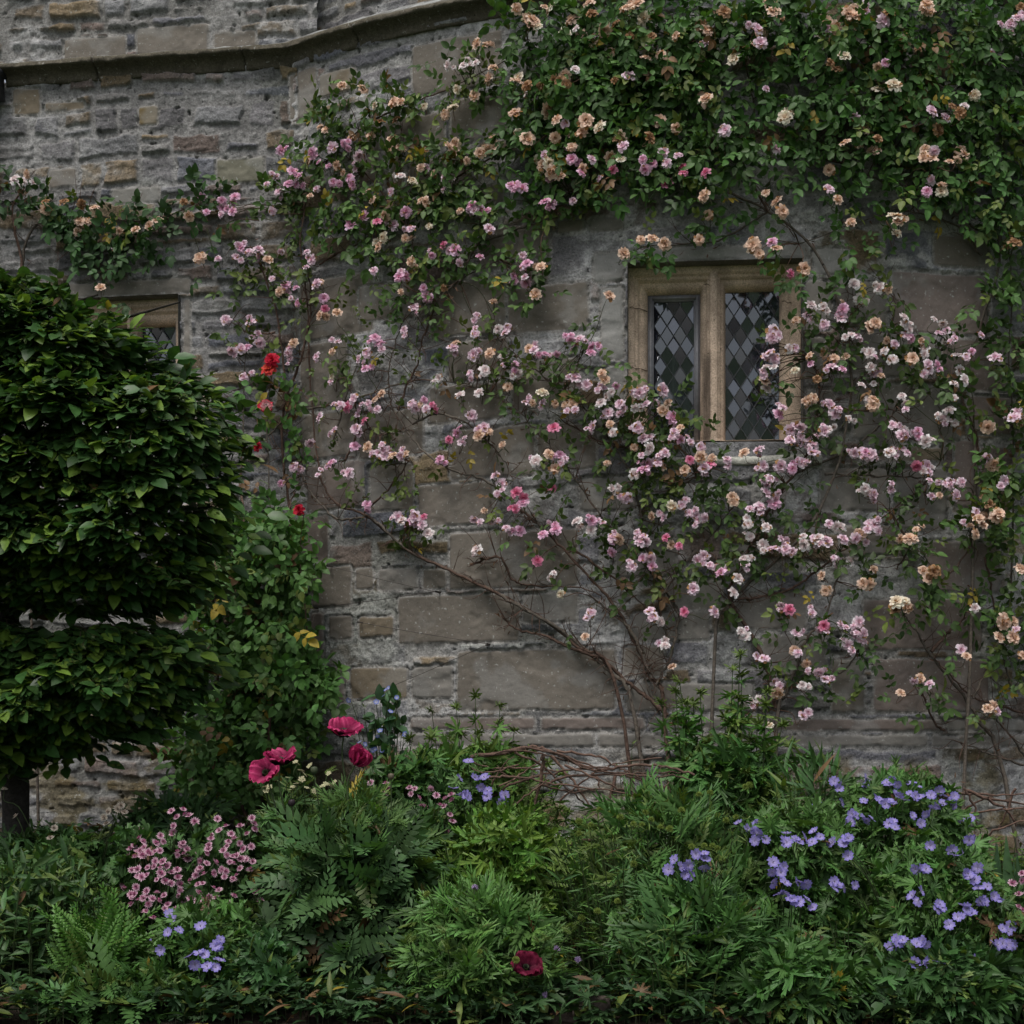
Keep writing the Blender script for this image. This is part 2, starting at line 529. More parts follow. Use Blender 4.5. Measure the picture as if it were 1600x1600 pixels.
BR = (0.155, 0.138, 0.117); GR = (0.178, 0.168, 0.152); RD = (0.165, 0.137, 0.122); LG = (0.235, 0.232, 0.22); OC = (0.165, 0.137, 0.10)
ASH = [
    (644, 58, 787, 144, BR), (703, 150, 800, 222, BR), (466, 107, 497, 190, BR), (600, 180, 698, 240, BR), (740, 288, 790, 336, BR),
    (745, 352, 862, 420, BR), (470, 432, 585, 528, BR), (470, 534, 545, 636, BR), (470, 642, 565, 716, BR), (672, 438, 792, 526, BR),
    (480, 722, 572, 798, RD), (670, 600, 792, 660, BR), (703, 666, 838, 748, BR), (652, 754, 772, 822, BR), (702, 828, 905, 920, BR),
    (470, 804, 516, 880, RD), (488, 884, 552, 950, BR), (486, 956, 509, 1036, RD), (514, 960, 553, 1000, BR), (562, 962, 618, 998, OC),
    (556, 886, 586, 922, BR), (592, 886, 655, 924, GR), (660, 886, 700, 922, BR), (622, 928, 814, 1006, BR), (714, 1014, 964, 1112, BR),
    (548, 1042, 640, 1094, OC), (644, 1040, 710, 1092, GR), (486, 1042, 542, 1100, RD), (972, 1008, 1040, 1060, BR), (978, 1066, 1060, 1112, BR),
    (845, 1119, 1010, 1142, RD), (1014, 1119, 1180, 1142, GR), (640, 1119, 840, 1142, RD), (640, 1145, 930, 1168, GR), (934, 1145, 1210, 1168, GR),
    (1345, 935, 1535, 1018, RD), (1362, 1028, 1545, 1114, RD), (1296, 1030, 1352, 1114, BR), (1445, 845, 1562, 928, RD), (1190, 1122, 1474, 1144, RD),
    (1478, 1122, 1700, 1144, GR), (1214, 1147, 1450, 1168, GR), (1454, 1147, 1700, 1168, GR), (1392, 426, 1545, 524, RD), (1468, 530, 1578, 612, RD),
    (1507, 618, 1600, 682, RD), (1488, 688, 1530, 796, RD), (1370, 697, 1475, 723, OC), (1455, 368, 1545, 420, BR), (1060, 1066, 1180, 1112, GR),
    (926, 392, 976, 442, LG), (938, 448, 976, 564, LG), (944, 570, 978, 640, LG), (930, 645, 978, 686, LG), (968, 384, 1262, 409, LG), (1268, 388, 1330, 432, LG),
    (1256, 438, 1300, 520, GR), (1256, 526, 1290, 600, GR), (1256, 606, 1305, 684, GR), (800, 405, 860, 446, BR), (868, 342, 915, 366, BR), (920, 338, 975, 362, GR),
    (1310, 820, 1420, 870, BR), (960, 840, 1060, 905, GR), (905, 745, 990, 800, GR), (1040, 905, 1130, 955, GR), (1150, 925, 1260, 985, GR), (1190, 990, 1290, 1060, GR), (985, 955, 1110, 1003, GR), (815, 925, 905, 975, GR), (820, 1008, 966, 1010, GR), (560, 640, 664, 716, BR), (578, 724, 648, 800, BR), (560, 440, 666, 500, BR), (792, 444, 922, 520, BR), (700, 530, 795, 594, BR), (1310, 520, 1460, 590, GR), (1330, 600, 1500, 690, GR), (1305, 440, 1386, 512, GR), (1280, 730, 1390, 800, GR), (1395, 730, 1480, 830, GR), (560, 190, 596, 290, BR), (640, 245, 735, 300, BR), (500, 110, 560, 150, OC), (1130, 850, 1190, 900, GR), (800, 560, 905, 640, BR), (840, 660, 935, 735, BR), (560, 300, 640, 360, BR), (850, 250, 960, 300, BR),
]
FILL_LEFT = [(98, 438, 300, 464, (0.19, 0.175, 0.155)), (286, 467, 300, 560, (0.19, 0.175, 0.155)), (452, 116, 464, 190, BR), (20, 138, 66, 182, OC), (70, 158, 136, 176, OC), (216, 166, 249, 198, (0.16, 0.12, 0.06)),
             (76, 262, 122, 296, BR), (338, 246, 415, 288, (0.15, 0.145, 0.11)), (175, 292, 252, 320, (0.17, 0.165, 0.15)), (96, 54, 196, 94, BR), (210, 36, 325, 84, BR), (330, 44, 400, 74, BR)]


def px_blocks(lst, left):
    out = []
    for (x0, y0, x1, y1, c) in lst:
        xm = (x0 + x1) / 2
        if left:
            def sl(px):
                y = wall_Y(px); x = (px - 800.0) / F * y
                return (x - CX) / LT[0]
            out.append((sl(x0), sl(x1), z_at(xm, y1), z_at(xm, y0), c, 0.0))
        else:
            out.append((drum_s(x0), drum_s(x1), z_at(xm, y1), z_at(xm, y0), c, 0.004 * random.random()))
    return out


ZS = ZC + 1024 * wall_Y(461) / F              # underside of the string course


def axis(lo, vis0, vis1, hi, fine, coarse):
    a = list(np.arange(lo, vis0, coarse)) + list(np.arange(vis0, vis1, fine)) + list(np.arange(vis1, hi, coarse)) + [hi]
    return np.array(a)


def wall_mesh(name, sa, za, to3d, blocks, seed, parent, hole=None, lime=0.5, rough=1.0, lowmoss=True, rh=(0.075, 0.165), cw=(0.11, 0.34), mortar=(0.2, 0.195, 0.185)):
    S, Z = np.meshgrid(sa, za, indexing='ij')
    sf, zf = S.ravel(), Z.ravel()
    h, col = masonry(sf, zf, seed, blocks, lime, rough, rh, cw, mortar)
    if lowmoss:   # ochre moss at the foot of the wall
        mo = smooth(1.52, 1.35, zf) * smooth(0.5, 0.62, fbm(sf * 5 + 12, zf * 8, 4)) * 0.6
        col[:, :3] = col[:, :3] * (1 - mo)[:, None] + np.array([0.13, 0.1, 0.035]) * mo[:, None]
    V = to3d(sf, zf, h)
    n, m = len(sa), len(za)
    i = np.arange(n - 1)[:, None] * m; j = np.arange(m - 1)[None, :]
    Q = np.stack([i + j, i + m + j, i + m + j + 1, i + j + 1], axis=-1).reshape(-1, 4)
    if hole is not None:
        for (s0, s1, z0, z1) in hole:
            cs = sf[Q].mean(axis=1); cz = zf[Q].mean(axis=1)
            Q = Q[~((cs > s0) & (cs < s1) & (cz > z0) & (cz < z1))]
    return mesh_obj(name, V, [Q], M_WALL, parent, col, True)


def drum3d(s, z, h, rad=R):
    th = s / R
    r = rad + h
    return np.stack([XC + r * np.sin(th), YC - r * np.cos(th), z], axis=-1)


def left3d(s, z, h, off=0.0):
    x = CX + LT[0] * s + LN[0] * (h + off)
    y = CY + LT[1] * s + LN[1] * (h + off)
    return np.stack([x, y, z], axis=-1)


house = thing('stone_house', (0, 8.3, 0.5), 'old grey rubble stone house wall with a round tower and a moulded string course', 'building')

# main window and half hidden window: rectangles in photo pixels
WIN = dict(outer=(982, 411, 1251, 686), lights=[(1013, 447, 1096, 684), (1136, 444, 1221, 684)], head=36)
WIN2 = dict(outer=(112, 466, 284, 640), lights=[(130, 502, 186, 636), (206, 502, 264, 636)], head=36)
o_ = WIN['outer']
hole_d = (drum_s(o_[0]), drum_s(o_[2]), z_at(1115, o_[3] + 6), z_at(1115, o_[1]))
sa = axis(-math.radians(33.4) * R, -math.radians(33.4) * R + 0.01, math.radians(31) * R, math.radians(75) * R, 0.0075, 0.03)
za = axis(0.4, 1.0, ZS + 0.02, ZS + 0.03, 0.0075, 0.03)
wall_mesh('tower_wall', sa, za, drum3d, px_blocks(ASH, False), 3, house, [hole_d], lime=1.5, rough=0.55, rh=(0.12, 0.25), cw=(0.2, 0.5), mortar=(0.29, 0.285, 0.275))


def sl_(px):
    y = wall_Y(px); x = (px - 800.0) / F * y
    return (x - CX) / LT[0]


o2 = WIN2['outer']
hole_l = (sl_(o2[0]), sl_(o2[2]), z_at(198, o2[3]), z_at(198, o2[1]))
sa = axis(-6.0, -2.15, 0.0, 0.02, 0.0075, 0.04)
za = axis(0.4, 1.0, ZS + 0.02, ZS + 0.03, 0.0075, 0.03)
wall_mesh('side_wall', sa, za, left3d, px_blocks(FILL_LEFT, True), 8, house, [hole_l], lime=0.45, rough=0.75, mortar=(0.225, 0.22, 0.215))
# upper walls, set back above the string course
up_l = [b for b in px_blocks(FILL_LEFT, True) if b[2] > ZS]
sa = axis(-6.0, -2.3, 0.12, 0.13, 0.009, 0.04); za = axis(ZS + 0.1, ZS + 0.1, ZS + 0.75, ZS + 2.2, 0.009, 0.05)
wall_mesh('upper_side_wall', sa, za, lambda s, z, h: left3d(s, z, h, -0.03), up_l, 15, house, lime=0.7, rough=0.85, lowmoss=False)
sa = axis(-math.radians(34) * R, -math.radians(34) * R + 0.01, math.radians(-8) * R, math.radians(75) * R, 0.009, 0.05)
wall_mesh('upper_tower_wall', sa, za, lambda s, z, h: drum3d(s, z, h, R - 0.16), [], 21, house, lime=0.7, rough=0.8, lowmoss=False)

# ---- string course: moulded profile swept along both walls. (offset, height)
PROF_L = [(-0.04, 0.0), (0.018, 0.0), (0.020, 0.018), (0.026, 0.040), (0.046, 0.060), (0.078, 0.070), (0.092, 0.074), (0.096, 0.080), (0.094, 0.100), (0.086, 0.106), (0.02, 0.135), (-0.05, 0.15)]
PROF_T = PROF_L[:-2] + [(0.02, 0.15), (-0.07, 0.21), (-0.2, 0.28)]


def sweep(pts, nrm, prof, name, parent, seed):
    pts = np.asarray(pts); nrm = np.asarray(nrm)
    n, m = len(pts), len(prof)
    pr = np.array(prof)
    tt = np.arange(n) * 0.02
    V = np.zeros((n, m, 3)); C = np.zeros((n, m, 3))
    L_ = np.cumsum(np.concatenate([[0], np.linalg.norm(np.diff(pts[:, :2], axis=0), axis=1)]))
    for k in range(m):
        o = pr[k, 0]; zz = pr[k, 1]
        w = (fbm(L_ * 6 + seed, np.full(n, k * 0.7), 4) - 0.5)
        w2 = (fbm(L_ * 30 + seed, np.full(n, k * 1.7), 3) - 0.5)
        jn = np.minimum(np.abs((L_ * 0.95 + 0.31) % 0.85), 0.85 - np.abs((L_ * 0.95 + 0.31) % 0.85))
        jt = smooth(0.008, 0.0, jn)
        oo = o + 0.018 * w + 0.014 * w2 - 0.02 * jt
        V[:, k, 0] = pts[:, 0] + nrm[:, 0] * oo; V[:, k, 1] = pts[:, 1] + nrm[:, 1] * oo; V[:, k, 2] = pts[:, 2] + zz + 0.01 * w
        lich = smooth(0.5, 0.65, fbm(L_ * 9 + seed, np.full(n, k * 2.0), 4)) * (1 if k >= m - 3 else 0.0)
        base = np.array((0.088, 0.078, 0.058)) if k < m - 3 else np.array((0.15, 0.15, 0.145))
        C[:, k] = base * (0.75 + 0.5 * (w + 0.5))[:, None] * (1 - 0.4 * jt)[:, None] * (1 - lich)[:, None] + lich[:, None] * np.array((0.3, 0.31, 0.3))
    i = np.arange(n - 1)[:, None] * m; j = np.arange(m - 1)[None, :]
    Q = np.stack([i + j, i + m + j, i + m + j + 1, i + j + 1], axis=-1).reshape(-1, 4)
    return mesh_obj(name, V.reshape(-1, 3), [Q], M_STRING, parent, C.reshape(-1, 3), True)


ts = np.linspace(-6.0, 0.06, 500)
start = sl_(12)
ts = np.linspace(start, 0.06, 340)
sweep([(CX + LT[0] * t, CY + LT[1] * t, ZS) for t in ts], [(LN[0], LN[1])] * len(ts), PROF_L, 'string_course', house, 3)
th = np.linspace(-math.radians(34.2), math.radians(40), 640)
sweep([(XC + R * math.sin(a), YC - R * math.cos(a), ZS) for a in th], [(math.sin(a), -math.cos(a)) for a in th], PROF_T, 'string_course', house, 33)


# ---- mullioned windows
def make_window(spec, ang, name, full):
    ox0, oy0, ox1, oy1 = spec['outer']
    xm, ym = (ox0 + ox1) / 2, (oy0 + oy1) / 2
    O = W(xm, ym, 0.0)
    k = O.y / F
    ex = np.array([math.cos(ang), -math.sin(ang), 0]); ey = np.array([math.sin(ang), math.cos(ang), 0]); ez = np.array([0, 0, 1.0])
    Oa = np.array(O)

    def T(v):
        v = np.asarray(v, float).reshape(-1, 3)
        return Oa + v[:, 0:1] * ex + v[:, 1:2] * ey + v[:, 2:3] * ez

    def lx(px): return (px - xm) * k
    def lz(py): return (ym - py) * k
    fr = Acc()
    A, B, C0, D = lx(ox0), lx(ox1), lz(oy1), lz(oy0)
    FC = np.array((0.48, 0.372, 0.285))

    def rect(x0, x1, z0, z1, d):
        return [(x0, d, z0), (x1, d, z0), (x1, d, z1), (x0, d, z1)]

    def loops(rs, cols, sub=48, skip=()):
        # rs: list of rect corner loops; subdivide sides for colour variation
        n = 4 * sub
        Vs = []; Cs = []
        for r_, c_ in zip(rs, cols):
            r_ = np.array(r_)
            for e in range(4):
                a, b = r_[e], r_[(e + 1) % 4]
                for q in range(sub):
                    p = a + (b - a) * q / sub
                    Vs.append(p)
                    nz = 0.75 + 0.5 * vnoise(np.array([p[0] * 9 + 31.7]), np.array([p[2] * 7 + p[1] * 21 + 11.3]))[0]
                    # joints across the jamb stones
                    st_ = 1.0
                    if full:      # long sooty run down the mullion
                        xx_, zz_ = p[0] / k + xm, ym - p[2] / k
                        if 1094 < xx_ < 1114:
                            st_ = 1 - 0.72 * float(smooth(515, 560, zz_)) * float(smooth(1097, 1101, xx_)) * float(smooth(1113.5, 1109, xx_))
                    Cs.append(np.array(c_) * nz * st_)
        Q = []
        for l in range(len(rs) - 1):
            for q in range(n):
                if q // sub in skip: continue
                Q.append((l * n + q, l * n + (q + 1) % n, (l + 1) * n + (q + 1) % n, (l + 1) * n + q))
        fr.add(T(np.array(Vs)), quads=Q, col=np.array(Cs))
    # reveal of the wall down to the frame
    loops([rect(A - .004, B + .004, C0, D + .004, -0.03), rect(A, B, C0, D, 0.002), rect(A + .001, B - .001, C0, D - .001, 0.05)], [(0.14, 0.135, 0.12)] * 2 + [(0.12, 0.11, 0.085)], skip=(0,))
    mids = [(spec['lights'][0][2] + spec['lights'][1][0]) / 2]
    halves = [(ox0, mids[0] - 0.01), (mids[0] + 0.01, ox1)]
    prof = [(0.0, 0.045), (0.10, 0.045), (0.2, 0.048), (0.3, 0.05), (0.33, 0.066), (0.42, 0.068), (0.5, 0.07), (0.53, 0.09), (0.62, 0.092), (0.72, 0.094), (0.84, 0.104), (0.94, 0.124), (1.0, 0.142), (1.0, 0.2)]
    for (h0, h1), lt in zip(halves, spec['lights']):
        rs = []; cs = []
        for t, d in prof:
            x0 = lx(h0) + (lx(lt[0]) - lx(h0)) * t; x1 = lx(h1) + (lx(lt[2]) - lx(h1)) * t
            z1 = D + (lz(lt[1]) - D) * t; z0 = C0 + (lz(lt[3]) - C0) * t
            rs.append(rect(x0, x1, z0, z1, d)); cs.append(FC)
        loops(rs, cs)
    win = fr.build(name, M_FRAME, house)
    # dark weather stain on the mullion and joints between the jamb stones
    if full:
        for (px0, px1, py) in [(984, 1012, 473), (984, 1012, 568), (1100, 1134, 440), (1222, 1250, 470)]:
            pts = [(lx(px0 + (px1 - px0) * q / 6), (0.044, 0.048, 0.066, 0.07, 0.092, 0.098, 0.128)[q] - 0.004, lz(py) + 0.003 * math.sin(q * 2.1)) for q in range(7)]
            jt = Acc(); jt.tube(T(pts), 0.0022, 0.0022, 4, col=(0.09, 0.07, 0.05))
            jt.build('mortar_joint', M_FRAME, win)
    # sill
    sl = Acc()
    X0, X1 = lx(ox0 + 4), lx(ox1 + 30 if full else ox1)
    ns = 24
    prof_s = [(0.2, 0.002), (0.135, 0.0), (0.045, -0.065), (-0.018, -0.1), (-0.03, -0.112), (-0.03, -0.138), (-0.02, -0.146), (0.06, -0.148)]
    V = []; Cc = []
    for i in range(ns + 1):
        x = X0 + (X1 - X0) * i / ns
        for d, zz in prof_s:
            w = vnoise(np.array([x * 14 + 3.3]), np.array([zz * 40 + 8.8]))[0] - 0.5
            V.append((x, d + 0.01 * w, C0 + zz + 0.006 * w + 0.004)); Cc.append(np.array((0.42, 0.42, 0.375)) * (0.85 + 0.6 * w))
    mm = len(prof_s)
    Q = [(i * mm + j, (i + 1) * mm + j, (i + 1) * mm + j + 1, i * mm + j + 1) for i in range(ns) for j in range(mm - 1)]
    caps = []
    sl.add(T(V), quads=Q, col=np.array(Cc))
    sl.build('sill', M_STRING, win)
    # the room behind
    rm = Acc()
    rm.box(A - 0.3, B + 0.3, 0.3, 1.6, C0 - 0.3, D + 0.3, T)
    rm.build('dark_interior', M_ROOM, win)
    rg = random.Random(4)
    for li, lt in enumerate(spec['lights']):
        x0, x1, z0, z1 = lx(lt[0]), lx(lt[2]), lz(lt[3]), lz(lt[1])
        cas = (li == 0)
        if cas:   # iron casement
            ca = Acc()
            w = 0.032
            for (a, b, c, e) in [(x0, x0 + w, z0, z1), (x1 - w, x1, z0, z1), (x0 + w, x1 - w, z1 - w, z1), (x0 + w, x1 - w, z0, z0 + w)]:
                ca.box(a, b, 0.138, 0.17, c, e, T)
            w2 = w - 0.010
            for (a, b, c, e) in [(x0 + w2 * .4, x0 + w2, z0 + .01, z1 - .01), (x1 - w2, x1 - w2 * .4, z0 + .01, z1 - .01), (x0 + w2, x1 - w2, z1 - w2, z1 - w2 * .4)]:
                ca.box(a, b, 0.130, 0.1385, c, e, T)
            ca.build('casement', M_IRON, win)
            x0 += w; x1 -= w; z0 += w; z1 -= w
        gd = 0.158
        pw, ph = 21 * k, 32.5 * k
        gl = Acc(); le = Acc()
        xo = x0 + (0.5 if cas else 0.15) * pw; zo = z1 - 0.15 * ph

        def clip(poly):
            for ax, lim, sg in ((0, x0, 1), (0, x1, -1), (1, z0, 1), (1, z1, -1)):
                out = []
                for i in range(len(poly)):
                    a = poly[i]; b = poly[(i + 1) % len(poly)]
                    ia = sg * (a[ax] - lim) >= 0; ib = sg * (b[ax] - lim) >= 0
                    if ia: out.append(a)
                    if ia != ib:
                        t = (lim - a[ax]) / (b[ax] - a[ax])
                        out.append((a[0] + t * (b[0] - a[0]), a[1] + t * (b[1] - a[1])))
                poly = out
                if not poly: return []
            return poly
        for i in range(-40, 41):
            for j in range(-60, 61):
                if (i + j) % 2: continue
                cx = xo + i * pw / 2; cz = zo - j * ph / 2
                pl = clip([(cx - pw / 2, cz), (cx, cz - ph / 2), (cx + pw / 2, cz), (cx, cz + ph / 2)])
                if len(pl) < 3: continue
                # each quarry of old glass sits at its own angle in the leads
                band = vnoise(np.array([(cx - cz * 0.6) * 6 + 3.1 * li]), np.array([(cx + cz * 0.2) * 2.1 + 0.7]))[0]
                tx = rg.gauss(0, 0.02); tz = rg.gauss(0.108 + 0.07 * (band - 0.5) * 2, 0.07)
                v = [(a, gd + (a - cx) * tx - (b - cz) * tz, b) for a, b in pl]
                g = rg.uniform(0.6, 1.6)
                n_ = len(v)
                gl.add(T(v), tris=[(0, q, q + 1) for q in range(1, n_ - 1)], col=(0.022 * g, 0.024 * g, 0.034 * g))
        # lead cames along both diagonals
        for sgn in (1, -1):
            for q in range(-60, 61):
                # line: (x-xo)/pw + sgn*(z-zo)/ph = q + 0.5
                seg = []
                cst = q + 0.5
                ptsl = []
                for xx in (x0, x1):
                    zz = zo + sgn * ph * (cst - (xx - xo) / pw)
                    if z0 <= zz <= z1: ptsl.append((xx, zz))
                for zz in (z0, z1):
                    xx = xo + pw * (cst - sgn * (zz - zo) / ph)
                    if x0 < xx < x1: ptsl.append((xx, zz))
                if len(ptsl) >= 2:
                    a, b = ptsl[0], ptsl[1]
                    n_ = 8
                    pp = [(a[0] + (b[0] - a[0]) * t / n_, gd - 0.006 - 0.0012 * (sgn > 0), a[1] + (b[1] - a[1]) * t / n_) for t in range(n_ + 1)]
                    le.tube(T(pp), 0.0028, 0.0028, 4)
        po = gl.build('window_pane', M_GLASS, win)
        le.build('lead_lattice', M_LEAD, po)
        bar = Acc()
        xb = (x0 + x1) / 2
        bar.box(xb - 0.008, xb + 0.008, 0.2, 0.216, z0, z1, T)
        bar.build('stanchion', M_IRON, win)
    return win


xw = (1115 - 800) / F * wall_Y(1115)
ang_w = math.asin((XC - xw) / R)
make_window(WIN, ang_w, 'mullioned_window', True)
make_window(WIN2, LA, 'mullioned_window', False)

# ---- rainwater hopper at the left edge
hp = thing('rain_hopper', tuple(W(-8, 165, 0.1)), 'dark lead rainwater hopper at the end of the string course, left edge', 'rain hopper')
a_ = Acc()
t0 = sl_(-34); t1 = sl_(15)
def TL(v):
    v = np.asarray(v, float)
    return left3d(v[:, 0], v[:, 2], v[:, 1])
zt, zb_ = z_at(0, 121), z_at(0, 165)
a_.box(t0, t1, 0.03, 0.16, zt - 0.03, zt, TL)
vv = TL(np.array([(t0 + .012, .04, zt - .03), (t1 - .012, .04, zt - .03), (t1 - .012, .15, zt - .03), (t0 + .012, .15, zt - .03),
                  (t0 + .03, .04, zb_), (t1 - .008, .04, zb_), (t1 - .008, .13, zb_), (t0 + .03, .13, zb_)]))
a_.add(vv, quads=[(0, 1, 5, 4), (1, 2, 6, 5), (2, 3, 7, 6), (3, 0, 4, 7), (4, 5, 6, 7)])
a_.build('hopper_box', M_DARKLEAD, hp)
a_ = Acc()
tm = (t0 + t1) / 2 - 0.03
a_.tube(TL(np.array([(tm, 0.09, zb_ + 0.01), (tm, 0.09, 3.5), (tm, 0.09, 2.0), (tm, 0.09, 0.7)])), 0.045, 0.045, 12)
a_.build('downpipe', M_DARKLEAD, hp, True)

# ------------------------------------------------------------------ ground, bed, kerb
def struct(o): o['kind'] = 'structure'; return o
V = [(-150, -150, 0), (150, -150, 0), (150, 150, 0), (-150, 150, 0)]
struct(mesh_obj('ground', V, [[(0, 1, 2, 3)]], M_GRASS))
xs = np.linspace(-7, 8, 300); ys = np.linspace(4.86, 12.5, 170)
X, Y = np.meshgrid(xs, ys, indexing='ij')
Zg = 0.55 + (Y - 4.9) * 0.125 + 0.09 * (fbm(X * 2.2 + 30, Y * 2.2, 4) - 0.5) + 0.05 * (fbm(X * 14 + 3, Y * 14, 3) - 0.5)
n, m = X.shape
i = np.arange(n - 1)[:, None] * m; j = np.arange(m - 1)[None, :]
Q = np.stack([i + j, i + m + j, i + m + j + 1, i + j + 1], axis=-1).reshape(-1, 4)
struct(mesh_obj('garden_bed', np.stack([X, Y, Zg], -1).reshape(-1, 3), [Q], M_SOIL, None, None, True))

kb = Acc()
x = -6.0
rg = random.Random(8)
while x < 7:
    w = rg.uniform(0.3, 0.65)
    for (z0, z1, dy) in ((0.0, 0.26, 0.0), (0.265, 0.545 + rg.uniform(-.015, .02), rg.uniform(-.01, .02))):
        n_ = 7
        g = np.linspace(0, 1, n_)
        U, Vv = np.meshgrid(g, g, indexing='ij')
        c = np.array((0.075, 0.06, 0.045)) * rg.uniform(0.7, 1.3)
        # front and top as one rounded sheet
        xx = x + 0.008 + U * (w - 0.016)
        t = Vv
        yy = np.where(t < 0.5, 4.72 + dy, 4.72 + dy + (t - 0.5) * 2 * 0.2)
        zz = np.where(t < 0.5, z0 + (z1 - z0) * t * 2, z1)
        nzv = fbm(xx * 9 + 2, (yy + zz) * 9, 4) - 0.5
        edge = 0.018 * (np.abs(U - 0.5) > 0.48)
        pts = np.stack([xx, yy + 0.03 * nzv + edge, zz + 0.025 * nzv - edge * (t > 0.4)], -1).reshape(-1, 3)
        ii = np.arange(n_ - 1)[:, None] * n_; jj = np.arange(n_ - 1)[None, :]
        kb.add(pts, quads=np.stack([ii + jj, ii + n_ + jj, ii + n_ + jj + 1, ii + jj + 1], -1).reshape(-1, 4), col=c)
    x += w
kb.box(-6, 7, 4.80, 4.88, 0, 0.5, None, (0.03, 0.025, 0.02))
tag(kb.build('stone_kerb', M_KERB), 'low mossy brown stone kerb along the front of the flower bed', 'kerb')

# ------------------------------------------------------------------ leaf templates (x across, y along, z up)
def tpl(V, F_):
    q = np.array([f for f in F_ if len(f) == 4], dtype=int).reshape(-1, 4)
    t = np.array([f for f in F_ if len(f) == 3], dtype=int).reshape(-1, 3)
    return np.array(V, float), q, t


def ovate(w=0.3, fold=0.09, droop=0.16, tip=1.0):
    def zz(x, y): return fold * abs(x) / w - droop * y * y
    P_ = [(0, 0), (0, .33), (0, .68), (0, tip), (-w * .85, .2), (-w, .5), (-w * .55, .8), (w * .85, .2), (w, .5), (w * .55, .8)]
    V = [(x, y, zz(x, y)) for x, y in P_]
    return tpl(V, [(0, 7, 1), (7, 8, 1), (1, 8, 9, 2), (2, 9, 3), (0, 1, 4), (4, 1, 5), (1, 2, 6, 5), (2, 3, 6)])


def lance(w=0.1, droop=0.3):
    P_ = [(0, 0), (0, .4), (0, .75), (0, 1), (-w * .8, .25), (-w, .5), (-w * .5, .8), (w * .8, .25), (w, .5), (w * .5, .8)]
    V = [(x, y, 0.4 * abs(x) - droop * y * y) for x, y in P_]
    return tpl(V, [(0, 7, 1), (7, 8, 1), (1, 8, 9, 2), (2, 9, 3), (0, 1, 4), (4, 1, 5), (1, 2, 6, 5), (2, 3, 6)])


def palmate(lobes=7, spread=4.9, cut=0.28, narrow=0.5, droop=0.25, rnd=3):
    rg = random.Random(rnd)
    V = [(0, 0, 0.03)]; Fc = []
    st = spread / lobes
    pts = []
    for i in range(lobes):
        a = -spread / 2 + st * (i + 0.5)
        L = 1.0 - 0.22 * abs(i - (lobes - 1) / 2) / lobes * 2 + rg.uniform(-.05, .05)
        hw = st * narrow
        pts += [(a - st * .5, cut), (a - hw * .62, L * .62), (a - hw * .3, L * .63), (a - hw * .34, L * .86), (a - hw * .08, L * .84), (a, L),
                (a + hw * .08, L * .84), (a + hw * .34, L * .86), (a + hw * .3, L * .63), (a + hw * .62, L * .62)]
    pts.append((spread / 2, cut))
    for a, r in pts:
        V.append((math.sin(a) * r, math.cos(a) * r, -droop * r * r + 0.05 * math.sin(a * 14)))
    for i in range(1, len(pts)):
        Fc.append((0, i, i + 1))
    return tpl(V, Fc)


def pinnate(pairs=7, w=0.3, lobe=0.1, tooth=True, droop=0.35, lean=0.10):
    V = []; Fc = []

    def v(x, y): 
        V.append((x, y, 0.25 * abs(x) - droop * y * y)); return len(V) - 1
    ax = [v(0, t) for t in np.linspace(0, 1, pairs * 2 + 1)]
    for i in range(pairs):
        t = (i + 0.6) / pairs
        env = w * (0.35 + 0.65 * math.sin(math.pi * min(1, t * 0.9 + 0.08))) * (1.05 - 0.45 * t)
        for s in (-1, 1):
            y0, y1 = i * 2, i * 2 + 2
            yb, yt = y0 / (pairs * 2), y1 / (pairs * 2)
            ti = v(s * env, yt + lean)
            if tooth:
                m1 = v(s * env * .5, yb + (yt - yb) * .3 + lean * .3); m2 = v(s * env * .6, yb + (yt - yb) * .95 + lean * .7)
                m3 = v(s * env * .72, yb + (yt - yb) * .25 + lean * .75)
                Fc += [(ax[y0], m1, ax[y1])] if s > 0 else [(ax[y0], ax[y1], m1)]
                Fc += [(m1, m2, ax[y1]), (m1, m3, m2), (m3, ti, m2)]
            else:
                md = v(s * env * .5, yb + (yt - yb) * .2 + lean * .2); me = v(s * env * .5, yt + lean * .5)
                Fc += [(ax[y0], md, me, ax[y0 + 1]), (md, ti, me)]
    return tpl(V, Fc)


T_OV = ovate(0.3); T_OVW = ovate(0.36, droop=0.25); T_HORN = ovate(0.29, fold=0.05, droop=0.2); T_LANCE = lance(0.11); T_LANCEN = lance(0.06, 0.25)
T_PALM = palmate(7); T_PALMN = palmate(5, 4.2, 0.2, 0.36, 0.2, 5); T_PALMW = palmate(5, 4.6, 0.42, 0.75, 0.22, 8)
T_POPPY = pinnate(8, 0.30, tooth=True); T_SCAB = pinnate(5, 0.26, tooth=False, droop=0.3, lean=0.16); T_FERN = pinnate(16, 0.17, tooth=False, droop=0.4, lean=0.01)


def rv(n): return RNG.normal(size=(n, 3))
def nrm(v): return v / (np.linalg.norm(v, axis=-1, keepdims=True) + 1e-9)


UP = np.array([0, 0, 1.0])


def leaf_cols(n, base, var=0.35, young=(0.10, 0.135, 0.03), fy=0.08, dry=(0.13, 0.075, 0.035), fd=0.03, yel=(0.26, 0.2, 0.03), fl=0.01):
    c = np.array(base)[None] * (1 - var + 2 * var * RNG.random((n, 1))) * (0.92 + 0.16 * RNG.random((n, 3)))
    u = RNG.random(n)
    for lo, f, k in ((0, fy, young), (fy, fd, dry), (fy + fd, fl, yel)):
        m = (u >= lo) & (u < lo + f)
        c[m] = np.array(k)[None] * (0.7 + 0.6 * RNG.random((m.sum(), 1)))
    return c


